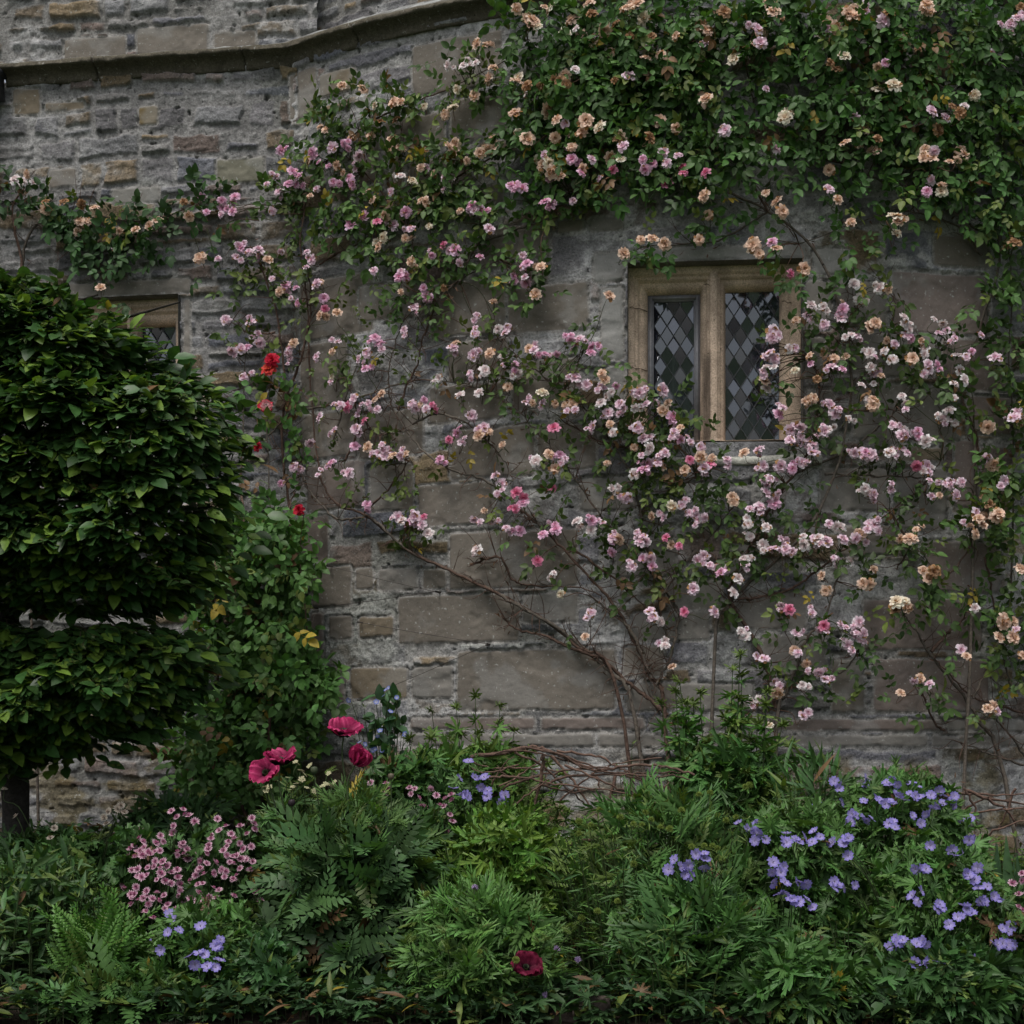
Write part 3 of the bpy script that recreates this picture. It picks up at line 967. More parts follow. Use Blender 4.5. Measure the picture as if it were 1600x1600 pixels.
def sprays(acc, C, NO, size, cols, tp=T_OV, pet=2.0, down=0.3):
    """compound rose leaves with five leaflets. C centres, NO outward normals"""
    n = len(C)
    if n == 0: return
    tng = np.cross(NO, UP); tng = nrm(tng)
    a = RNG.random(n) * 2 * math.pi
    d = np.cos(a)[:, None] * tng + (np.sin(a) - down)[:, None] * UP + (0.15 + 0.45 * RNG.random((n, 1))) * NO
    d = nrm(d)
    nn = nrm(NO * 0.75 + UP * 0.5 + 0.42 * rv(n))
    sd_ = nrm(np.cross(d, nn)); nn = np.cross(sd_, d)
    L = (size * pet)[:, None]
    for (t, ang, k) in ((1.0, 0, 1.05), (0.85, 1.0, .95), (0.85, -1.0, .95), (0.42, 1.15, .8), (0.42, -1.15, .8)):
        pos = C + d * L * t + 0.004 * rv(n)
        dd = d * math.cos(ang) + sd_ * math.sin(ang) + 0.16 * rv(n) - 0.12 * UP
        acc.leaves(tp, pos, dd, nn + 0.3 * rv(n), size * k * (0.85 + 0.3 * RNG.random(n)), cols * (0.85 + 0.3 * RNG.random((n, 1))))
    # petioles
    for i in range(0, n, 2):
        acc.tube([C[i], C[i] + d[i] * L[i] * 0.5, C[i] + d[i] * L[i]], 0.0012, 0.0008, 3, col=cols[i] * 0.9)


# ------------------------------------------------------------------ petals
def petal(az, r0, L, Wd, e0, e1, nt=4, nu=3, cup=0.2, ruf=0.0, z0=0.0, rg=random, c0=(1, 1, 1), c1=(1, 1, 1), shape=0.75, notch=0.0, pleat=0.0):
    t = np.linspace(0, 1, nt); u = np.linspace(-1, 1, nu)
    el = e0 + (e1 - e0) * t
    dr = np.concatenate([[0], np.cumsum(np.cos((el[1:] + el[:-1]) / 2) * L / (nt - 1))])
    dz = np.concatenate([[0], np.cumsum(np.sin((el[1:] + el[:-1]) / 2) * L / (nt - 1))])
    w = Wd * np.sin(np.pi * (t * shape + 0.12)) ** 0.8
    T_, U_ = np.meshgrid(np.arange(nt), u, indexing='ij')
    Tt = T_ / (nt - 1)
    disp = cup * w[T_] * U_ ** 2 + ruf * L * np.array([[rg.uniform(-1, 1) for _ in u] for _ in t]) * Tt ** 1.5
    if pleat:
        ph = rg.uniform(0, 6)
        disp = disp + pleat * L * Tt * (np.sin(U_ * 11 + ph + Tt * 1.5) * .6 + np.sin(U_ * 23 + ph * 2) * .3 * Tt)
    lenm = 1 - (0.10 * U_ ** 2 + notch * (1 - np.abs(U_))) * Tt
    x = r0 + dr[T_] * lenm - np.sin(el[T_]) * disp
    y = w[T_] * U_
    z = z0 + dz[T_] * lenm + np.cos(el[T_]) * disp
    ca, sa_ = math.cos(az), math.sin(az)
    V = np.stack([x * ca - y * sa_, x * sa_ + y * ca, z], -1).reshape(-1, 3)
    i = np.arange(nt - 1)[:, None] * nu; j = np.arange(nu - 1)[None, :]
    Q = np.stack([i + j, i + nu + j, i + nu + j + 1, i + j + 1], -1).reshape(-1, 4)
    c = np.array(c0)[None] * (1 - Tt.ravel()[:, None]) + np.array(c1)[None] * Tt.ravel()[:, None]
    return V, Q, c


def raw_mesh(name, acc, mat):
    o = acc.build(name, mat, None, True)
    me = o.data
    bpy.data.objects.remove(o)
    return me


ROSE_C = {   # heart, outer petal, share of browned petals
    'p': ((0.78, 0.50, 0.60), (0.85, 0.68, 0.76), 0.08), 'm': ((0.72, 0.34, 0.50), (0.80, 0.54, 0.68), 0.03), 'h': ((0.68, 0.14, 0.28), (0.74, 0.34, 0.48), 0.02),
    'w': ((0.78, 0.62, 0.62), (0.82, 0.75, 0.75), 0.05), 'c': ((0.80, 0.66, 0.50), (0.82, 0.74, 0.62), 0.08), 'a': ((0.74, 0.52, 0.38), (0.78, 0.60, 0.49), 0.12),
    'b': ((0.36, 0.20, 0.11), (0.44, 0.29, 0.18), 0.4), 'r': ((0.46, 0.012, 0.03), (0.55, 0.025, 0.06), 0.0), 'o': ((0.6, 0.12, 0.06), (0.55, 0.05, 0.05), 0.0), 's': ((0.6, 0.5, 0.5), (0.5, 0.02, 0.05), 0.0)}
ROSE_M = {}
for key, (ci_, co_, br) in ROSE_C.items():
    ROSE_M[key] = []
    for var in range(4):
        rg = random.Random(hash((ord(key), var)) % 9999)
        ac = Acc()
        flat = rg.uniform(0.0, 0.5)
        for ri_, (n_, L_, W_, e0, e1) in enumerate([(6, .42, .17, 1.4, 1.6), (8, .56, .22, 1.15, 1.2), (9, .74, .25, .9, .6), (9, .90, .29, .6, .1), (9, 1.0, .33, .3, -.4)]):
            for q in range(n_):
                az = (q + rg.uniform(-.25, .25)) / n_ * 2 * math.pi + ri_ * 0.7
                f = ri_ / 4
                c = np.array(ci_) * (1 - f) + np.array(co_) * f
                c = c * rg.uniform(0.82, 1.15)
                if rg.random() < br:
                    c = np.array((0.36, 0.2, 0.09)) * rg.uniform(.6, 1.3)
                if rg.random() < 0.06: continue
                V, Q, cc = petal(az, 0.03 + .02 * ri_, L_ * rg.uniform(.85, 1.1), W_ * rg.uniform(.8, 1.15), e0 - flat * .2 + rg.uniform(-.2, .2), e1 - flat * .3 + rg.uniform(-.35, .35),
                                 4, 3, 0.45, 0.17, 0.0, rg, c * 0.92, np.minimum(c * 1.1, 0.86), .72, .08)
                ac.add(V, quads=Q, col=cc)
        for q in range(5):     # green sepals and the hip underneath
            V, Q, cc = petal(q * 1.256, 0.05, .55, .09, -.6, -1.0, 3, 3, 0.1, 0, -0.08, rg, (0.06, 0.1, 0.03), (0.07, 0.1, 0.03))
            ac.add(V, quads=Q, col=cc)
        ac.tube([(0, 0, -0.35), (0, 0, -0.2), (0, 0, -0.05), (0, 0, 0.1)], 0.06, 0.16, 6, col=(0.06, 0.1, 0.03))
        ROSE_M[key].append(raw_mesh('rose_bloom', ac, M_PETAL))

# bud
BUD_M = []


def rot_to(zdir, spin):
    z = Vector(zdir).normalized()
    q = z.to_track_quat('Z', 'Y')
    return (q.to_matrix() @ Matrix.Rotation(spin, 3, 'Z')).to_euler()


# ------------------------------------------------------------------ climbing roses: blooms as they hang on the wall (photo crops)
BLOOMS = []


def bl(ox, oy, sc, **kw):
    for k, txt in kw.items():
        k0 = k[0]; big = k[1:] == 'B'
        for tok in txt.split():
            x, y = tok.split(',')
            BLOOMS.append((ox + float(x) / sc, oy + float(y) / sc, k0, 1.3 if big else 1.0))


bl(0, 0, 3.2, w='75,900 118,912 165,915', b='228,1010 320,1010 405,1020 490,1095 920,1010', a='135,872 230,1048 472,1042 400,1105 430,1112 390,1160 598,1157 678,1150 748,1130 788,1105 945,1083 503,1440 1000,1290 1400,1460 1340,1300',
   m='1033,1060 1010,985 1110,1005 1108,1045 1175,985 1163,1058 1480,1440 1430,1430 1490,1515 1205,1240', p='577,1245 1335,920 1395,962 1362,1055 1090,1295 1190,1225 1225,1225 1205,1265 1245,1260 1180,1285 1295,1250 1300,1290 1405,1258 1360,1395 1440,1465 1535,1260 1560,1300 1530,1335')
bl(400, 0, 3.2, m='125,755 285,765 300,785 185,860 220,880 165,920 205,925 237,930 362,832 385,912 468,890 485,920 460,710 460,740 1275,930 1300,935 1335,940 1080,1030 1125,1055 470,1110 475,1130 540,1082 750,1060 995,1250 880,1278 1120,1285 718,1385 752,1382 838,1440 850,1485 875,1490 1355,1320 1340,1335 1290,1410 1350,1415 340,1490 205,1515',
   a='262,810 437,865 405,825 270,980 475,690 355,650 430,430 320,635 535,450 575,680 690,510 725,512 680,695 715,735 735,740 665,740 855,745 945,575 1093,477 1185,340 1165,395 1165,225 1105,220 965,735 1000,720 985,765 1120,765 1140,745 1185,700 1195,740 1165,745 1055,805 825,838 890,870 1020,1055 825,1005 850,1008 555,960 585,1000 650,1078 745,1192 775,1195 615,1235 775,1310 800,1338 725,1460 1400,1335 1425,1335 1398,1472 320,1580 350,1580 405,1565 1188,1507 325,1410 1303,45',
   p='105,885 55,920 115,962 500,845 303,945 380,740 515,780 850,840 945,880 980,897 920,915 940,948 1095,1050 1165,1145 675,960 690,1125 775,1145 590,1355 970,1255 1020,1312 790,1538 1335,1280 1345,1385 1105,1578 305,1420', c='595,530 840,535 985,540 1005,445 780,905 865,1132 640,1190 605,1210',
   w='960,325 1040,328 1065,325 1100,315 725,880 740,890', h='607,1108 938,1225 825,1480 345,1545', b='875,1445 940,1440 620,610 700,600')
bl(800, 0, 3.2, a='20,45 165,40 75,90 105,105 85,130 300,100 345,175 465,150 405,210 435,215 495,268 570,45 600,20 625,20 670,295 745,275 955,110 970,155 820,180 1260,165 1240,170 1215,225 1285,20 1310,60 1570,110 390,20 20,410 265,380 170,555 15,565 75,697 345,600 370,605 225,600 215,688 295,675 350,665 300,735 735,605 820,640 550,690 970,495 155,825 355,840 200,860 240,885 225,855 490,790 960,980 980,1075 1270,965 1325,1010 1350,1058 1585,850 1205,1225 1235,1270 1325,1245 1460,1345 765,1220 935,1200 645,1200 700,1195 560,1270 485,1480',
   c='195,50 130,135 265,170 665,95 680,275 1112,295 35,390 30,665 437,635 135,800 180,815 545,797 985,1085 1365,590', w='320,145 360,165 75,475 315,350 1495,1530 1555,1535', p='420,185 650,235 965,218 1185,125 1225,145 1240,215 1575,140 115,482 580,380 265,620 555,735 1270,445 1065,650 1320,745 160,775 400,798 440,895 775,815 760,765 830,780 215,1020 305,1005 1585,945',
   b='590,180 695,185 945,130 1300,75 1345,90 1060,60 400,70 390,35 520,120 215,400 240,410 270,420 515,400 75,430 140,430 530,700 690,690', m='255,755 300,795 325,810 345,868 185,895 655,797 700,820 665,848 165,1010 195,1025 1300,1210', h='505,852 855,840 855,870 970,865 775,918 20,925 65,940 1390,1370')
bl(1150, 0, 3.555, a='190,20 215,60 625,75 650,55 655,95 500,120 505,155 545,160 1060,25 1045,50 1075,65 940,235 785,370 700,715 610,795 680,800 765,835 1050,830 1045,875 1080,880 1245,840 1185,900 1230,890 1265,860 215,830 530,1050 565,1110 170,1070 235,1120 255,1178 1145,1025 910,1230 640,1235 100,1380 135,1415',
   b='250,100 530,235 845,75 875,235 1010,275 920,275 1580,40 525,350 560,385 1200,590 1245,630 790,770 1195,895 1120,720 525,940 1505,1375 1550,1350', c='600,315 880,475 795,510 1325,530 265,660 290,630 1140,1065 880,1205 860,1200 890,1298 220,1390',
   p='690,75 720,60 715,30 1470,135 1525,135 1570,100 1590,90 1520,178 1425,300 165,495 1085,620 1165,655 660,650 1100,840 1110,850 1085,1000', pB='820,120', m='830,350 1060,1065 200,1350', w='1270,590')
bl(800, 400, 3.2, m='295,400 290,420 390,455 395,485 430,450 165,490 225,490 15,545 520,650 845,920 640,1025 680,1040 240,995 55,1235 215,1345 220,1370 155,1395 400,1325 500,1430 500,1480 655,1510 700,1550 1045,1585 1310,1240 1295,1250 1400,1065 1330,795',
   mB='800,810 655,1070', pB='755,670 1305,385', p='335,420 310,470 110,470 135,485 315,610 340,635 375,645 445,650 430,670 635,685 665,670 540,740 560,760 480,785 540,790 670,740 740,745 628,860 658,912 800,905 890,930 765,985 945,955 405,858 72,735 155,732 275,775 315,770 730,1035 960,1060 970,1080 265,1015 1080,1050 1235,970 1255,1050 575,1210 760,1310 850,1245 885,1285 920,1300 960,1310 930,1320 1190,1265 1240,1255 430,1325 505,1410 640,1410 670,1430 640,1435 690,1510 600,1555 930,1520 960,1500 1020,1560 1165,1540 1290,1470 1310,1465 1345,1415 1365,1450 1370,1470 1400,1480 1520,1440 1575,1430 1265,1120 1290,1115 1280,1145 1330,1185 1270,1185 1315,1215 1340,1050 1390,1050 1455,1035 1475,1030 1440,850 1395,870 1390,885 1425,880 1390,920 1420,920 1440,930 1480,915 1520,900 1560,875 1505,945 1510,985 1300,410 1305,430 1290,485 1290,505 1310,515 1260,600 1255,580 1355,760',
   a='85,465 450,590 465,620 530,785 700,730 780,735 755,775 840,860 840,875 490,840 610,960 105,735 215,740 265,745 300,745 745,1055 865,1070 945,1005 1000,1010 185,990 215,1065 475,1035 1160,985 700,1300 1100,1205 1110,1225 535,1415 795,1445 1345,1180 1260,625 1420,320', w='30,585 495,680 445,735 590,675 615,760 505,883 680,962 595,965 615,1090 120,1025 500,1170 325,1330 395,1370 915,1515 1160,1520 1190,1405 1272,1358 1180,1340 1255,1445 1455,1430 1475,1465 1460,1450 1530,1415 1330,1112 1585,870 1280,560 1270,660 1290,665 1385,465 1415,450',
   h='210,860 890,1020 990,1045 200,1160 25,1185 60,1205 20,1265 170,1335 660,1405 770,1410 835,1450 975,1555', c='150,685 800,1250')
bl(1150, 400, 3.555, w='655,160 800,180 685,240 420,275 475,280 500,290 640,440 620,460 935,345 940,395 960,410 1100,355 1150,375 715,530 745,540 825,530 870,575 1050,515 1030,655 1230,555 1245,635 1212,712 1212,790 1265,690 750,620 765,710 695,720 945,820 920,780 735,800 295,520 625,905 1145,905 1185,915 1185,860 930,970 1050,1030 1070,1035 1085,1020 700,1105 855,1090 1040,1195 1085,1175 715,1290 730,1310 1095,1275 550,1500 575,1510',
   a='845,185 590,270 330,355 740,400 775,375 785,385 835,470 975,380 1030,470 1165,390 980,570 610,560 545,570 410,555 485,545 330,495 400,800 380,810 765,800 760,830 805,665 1130,1330 690,1545 1000,1520 1030,1500 910,1570 965,1570 1430,1160 1575,920 1400,950 1350,1460 1385,1450 1300,1500 1370,1495 1330,1545 1460,1430 1445,1450 430,790', m='595,295 955,430 970,460 1050,550 560,615 1130,630 1310,530 415,600 1010,970 1025,985 720,1090',
   p='585,345 395,330 490,385 665,445 840,450 880,490 945,445 1035,465 1170,415 1125,430 1195,475 1185,490 1215,460 975,590 530,615 1065,600 1070,630 1110,625 1280,560 1360,440 790,640 820,670 520,830 550,880 555,890 1160,930 870,940 895,940 915,1000 940,990 980,985 660,1095 745,1105 880,1085 890,1110 950,1095 1060,1165 1070,1200 760,1325 860,1298 1185,1265 1160,1265 1250,1260 1085,1335 1220,1330 595,1575 770,1495 745,1490 730,1520 790,1530 665,1570 720,1590 1390,1125 1560,870 1520,905 1545,900 1580,860 1490,1250 1470,1280 1330,1430 1265,1480',
   pB='1440,570', c='740,420 1260,555 325,637 345,632 530,1490', b='450,685 440,775 1410,1380 1390,1335', h='1005,1165')
bl(350, 400, 3.2, p='10,320 135,335 170,390 180,435 175,450 85,465 40,475 330,460 330,512 100,608 140,585 750,75 540,420 465,505 715,485 675,515 900,370 535,630 1145,460 1255,390 1405,385 1250,495 1445,545 1430,555 1470,585 1230,585 1240,800 1580,490 1510,735 650,715 580,745 690,740 720,745 735,765 735,730 670,795 480,805 660,865 530,890 430,935 940,740 960,760 1010,765 1190,935 1275,870 1300,860 1310,900 770,985 800,970 800,1000 825,975 885,1000 790,945 470,1095 475,1090 625,1085 350,1055 380,1065 870,1305 855,1320 955,1305 990,1340 1355,1100 1390,1140 1390,1170 1280,1330 1340,1325 1360,1320 1435,1380',
   m='115,460 500,210 755,410 780,440 705,565 1425,345 1000,720 1165,885 1185,910 1155,900 1080,1020 655,952 540,1040 285,1138 715,1242 940,1330 965,1325 1495,1200 1500,1235 1480,1375 1590,1395', h='505,265 620,755 705,825 1040,745 1060,765 1125,920 880,975 1000,1305 1465,1190 1435,1260 1470,1265',
   a='350,435 480,298 510,298 570,285 540,480 545,490 1130,450 1155,440 1345,225 1330,490 1420,655 1525,470 760,715 790,690 985,740 1275,900 1325,880 1390,945 720,955 845,1000 910,990 1300,1275', w='1160,490 1265,298 1370,365 1395,505 1305,575 1075,610 1180,697 1275,685 890,1325 1020,1390 1560,1025 1265,1470', c='540,605',
   rB='240,520 170,955 375,1270', oB='225,565', sB='210,750')
bl(800, 850, 3.2, p='690,335 705,365 1010,340 1225,565 1262,575 905,225 395,345 1350,330 1500,345 1425,445 1545,425 1430,545 1480,635 1535,640 1315,690 1330,690 1345,715 1455,860', w='740,390 1165,460 1145,440 1105,245 1130,175 195,172 765,485 765,510 1480,715 1190,785 1235,785', h='860,340 125,85 1385,330 1560,410', c='245,250 1285,905', a='365,465 800,615 1410,530 1470,600 1325,745 1570,235 1550,160')
bl(1150, 850, 3.555, a='480,180 500,260 765,140 705,220 740,225 1040,150 1065,195 950,350 1480,420 1540,430 1460,520 1540,520 1490,440 1585,145 1590,620 1280,625 1025,745 1400,915 1425,910 1380,915 915,830', w='490,245 630,100 1325,355', p='560,105 750,155 610,465 650,480 680,435 705,500 700,540 620,560 645,595 1555,475 1250,590 990,760 1455,930 500,755', c='890,325 940,320', b='1100,155 885,370', pB='1075,780')


def owner(x, y, k):
    if k in 'ros': return 'R'
    if x < 345 and y < 480: return 'A'
    if x < 512 and y >= 360 and y < 800: return 'P0'
    if x >= 1490 and y >= 330 or (x > 1375 and y > 838): return 'E'
    if y < 345 and x >= 1150: return 'T2'
    if y < 345 and x >= 790: return 'T1'
    if y < 432 and x > 930: return 'T2' if x > 1150 else 'T1'
    if x < 870 and y < 462: return 'U'
    if x < 800: return 'P1'
    if x < 1150: return 'W'
    return 'V'


PLANTS = {
    'A': (60, 900, 'apricot climbing rose with dark leaves on the wall above the half-hidden window'),
    'P0': (470, 1020, 'thin pink climbing rose in the corner where the flat wall meets the tower'),
    'U': (1010, 1165, 'leafy pink and peach climbing rose spreading over the upper left of the round tower'),
    'T1': (1100, 1165, 'dense climbing rose with cream and peach blooms directly above the mullioned window'),
    'T2': (1500, 1165, 'dense climbing rose with faded peach blooms filling the top right corner of the wall'),
    'P1': (1030, 1168, 'sparse pink climbing rose on long bare canes across the middle of the stone tower'),
    'W': (1052, 1150, 'pink climbing rose massed below and left of the mullioned window'),
    'V': (1208, 1158, 'pale pink climbing rose massed to the right of the mullioned window'),
    'E': (1585, 1180, 'peach climbing rose with fresh leaves running up the right edge of the wall'),
    'R': (400, 1290, 'tall leafy rose bush with red blooms between the clipped tree and the tower'),
}
CANES = {
    'A': [[(60, 900), (40, 600), (35, 420), (60, 350), (150, 340), (230, 345), (310, 320)], [(35, 420), (20, 330), (40, 290)], [(60, 350), (130, 400), (180, 420)]],
    'P0': [[(470, 1020), (455, 840), (440, 700), (445, 600), (430, 480), (400, 400), (390, 385)], [(440, 640), (470, 560), (485, 480), (480, 400)], [(430, 520), (390, 520), (365, 500)], [(375, 800), (380, 640), (385, 540)]],
    'U': [[(1010, 1165), (960, 1062), (905, 1012), (840, 962), (752, 915), (670, 877), (625, 850), (569, 803), (530, 790), (500, 740), (485, 600), (480, 480), (470, 380), (480, 300)],
          [(719, 441), (744, 384), (787, 366), (844, 347), (900, 330)], [(500, 412), (525, 398), (560, 380), (620, 330), (680, 290)], [(480, 300), (540, 220), (620, 170), (700, 140), (790, 95)], [(620, 330), (560, 260), (520, 230)], [(662, 525), (684, 472), (715, 440), (780, 405)], [(690, 290), (780, 240), (860, 210)]],
    'T1': [[(1100, 1165), (1118, 1000), (1135, 955), (1160, 920), (1280, 800), (1330, 600), (1290, 420), (1200, 330), (1100, 290), (980, 250), (880, 200), (830, 80)],
           [(1100, 290), (1000, 190), (940, 90), (900, 20)], [(980, 250), (900, 300), (840, 330)], [(1200, 330), (1120, 180), (1060, 60)], [(1200, 330), (1130, 372), (1090, 380), (1010, 385)]],
    'T2': [[(1500, 1165), (1520, 900), (1524, 700), (1503, 619), (1535, 500), (1560, 400), (1500, 340), (1420, 300), (1330, 260), (1250, 180)],
           [(1560, 400), (1570, 250), (1540, 120), (1500, 20)], [(1420, 300), (1380, 180), (1330, 60)], [(1420, 300), (1480, 210), (1560, 170)], [(1533, 400), (1490, 350), (1420, 330), (1390, 330), (1250, 380)], [(1330, 260), (1200, 215), (1170, 130)]],
    'P1': [[(1034, 1172), (987, 1100), (956, 1053), (919, 1019), (862, 975), (800, 941), (752, 913), (690, 884), (640, 862), (600, 826), (575, 808), (545, 812), (519, 806), (485, 769), (470, 737), (468, 700)],
           [(1045, 1118), (1005, 1085), (970, 1058), (940, 1030), (887, 1010), (850, 993), (805, 982), (780, 955)],
           [(862, 833), (837, 816), (762, 753), (706, 734), (662, 706), (625, 659), (609, 619), (609, 575), (622, 522), (644, 487), (719, 441)],
           [(622, 640), (636, 600), (650, 575), (662, 525), (684, 472)], [(481, 640), (525, 631), (566, 619), (610, 604), (662, 594), (725, 600), (766, 616)],
           [(644, 662), (681, 647), (725, 659), (762, 690), (787, 719), (803, 753)], [(575, 669), (606, 677), (640, 672)], [(735, 882), (780, 870), (800, 905), (830, 915), (900, 918), (940, 930)], [(520, 690), (535, 640), (560, 560)], [(570, 800), (610, 760), (640, 720)], [(540, 720), (560, 660), (540, 590)]],
    'W': [[(1052, 1150), (1037, 1100), (1019, 1060), (994, 1009), (962, 950), (925, 906), (872, 850), (840, 819), (805, 790)],
          [(1019, 1060), (985, 985), (960, 960), (920, 930)], [(1025, 1072), (1050, 1020), (1060, 960), (1045, 930), (1005, 880), (960, 830), (925, 787), (894, 741), (862, 700), (834, 669), (800, 633), (766, 616)],
          [(1060, 960), (1020, 880), (1000, 800), (985, 740), (940, 670), (903, 628), (850, 587), (800, 550), (770, 520)], [(1000, 800), (1060, 760), (1090, 745)], [(1045, 1000), (1030, 950), (1055, 900), (1100, 850), (1140, 800)], [(1030, 1115), (1008, 1060), (1003, 1000)], [(900, 860), (960, 905), (1010, 950)], [(985, 700), (940, 690), (880, 660)]],
    'V': [[(1209, 1160), (1215, 1109), (1226, 1089), (1243, 1047), (1260, 1000), (1290, 960), (1310, 900)], [(1212, 1105), (1200, 1052), (1178, 999), (1150, 954), (1140, 920), (1170, 860), (1200, 800), (1240, 740), (1270, 690), (1280, 610), (1270, 560)],
          [(1153, 937), (1190, 933), (1237, 919), (1275, 893), (1330, 850), (1390, 800), (1440, 760), (1470, 720)], [(1240, 740), (1330, 700), (1400, 640), (1440, 580), (1500, 520)], [(1243, 1047), (1307, 1052), (1333, 1030), (1350, 990)], [(1330, 610), (1380, 540), (1400, 470), (1380, 440)], [(1285, 625), (1330, 640), (1400, 640)], [(1280, 590), (1330, 500), (1350, 450)], [(1390, 800), (1420, 850), (1400, 890)], [(1290, 740), (1400, 745), (1470, 748)]],
    'E': [[(1600, 1195), (1558, 1173), (1535, 1134), (1501, 1080), (1454, 1024), (1435, 990), (1413, 960)], [(1455, 1019), (1470, 1000), (1485, 985), (1510, 965)], [(1600, 1114), (1560, 1102), (1521, 1089), (1480, 1050), (1457, 1024)], [(1521, 1092), (1541, 1047), (1566, 1007), (1580, 900), (1583, 653), (1577, 569), (1580, 450), (1570, 340)],
          [(1476, 1142), (1462, 1131), (1442, 1086), (1430, 1070)], [(1600, 1180), (1580, 1150), (1558, 1126), (1550, 1100)], [(1600, 1196), (1555, 1180), (1530, 1172), (1488, 1155)], [(1566, 1007), (1575, 1060), (1590, 1100)], [(1524, 670), (1527, 709), (1518, 794), (1512, 860), (1470, 905), (1450, 880)], [(1540, 870), (1550, 930), (1553, 980)]],
    'R': [[(400, 1290), (420, 1150), (430, 1000), (440, 880), (450, 800), (460, 770)], [(390, 1290), (350, 1180), (340, 1050), (350, 920), (380, 830), (375, 740), (400, 690)], [(410, 1290), (470, 1150), (480, 1000), (470, 880)], [(430, 900), (420, 760), (418, 640), (425, 580)], [(418, 680), (450, 650), (460, 620)]],
}
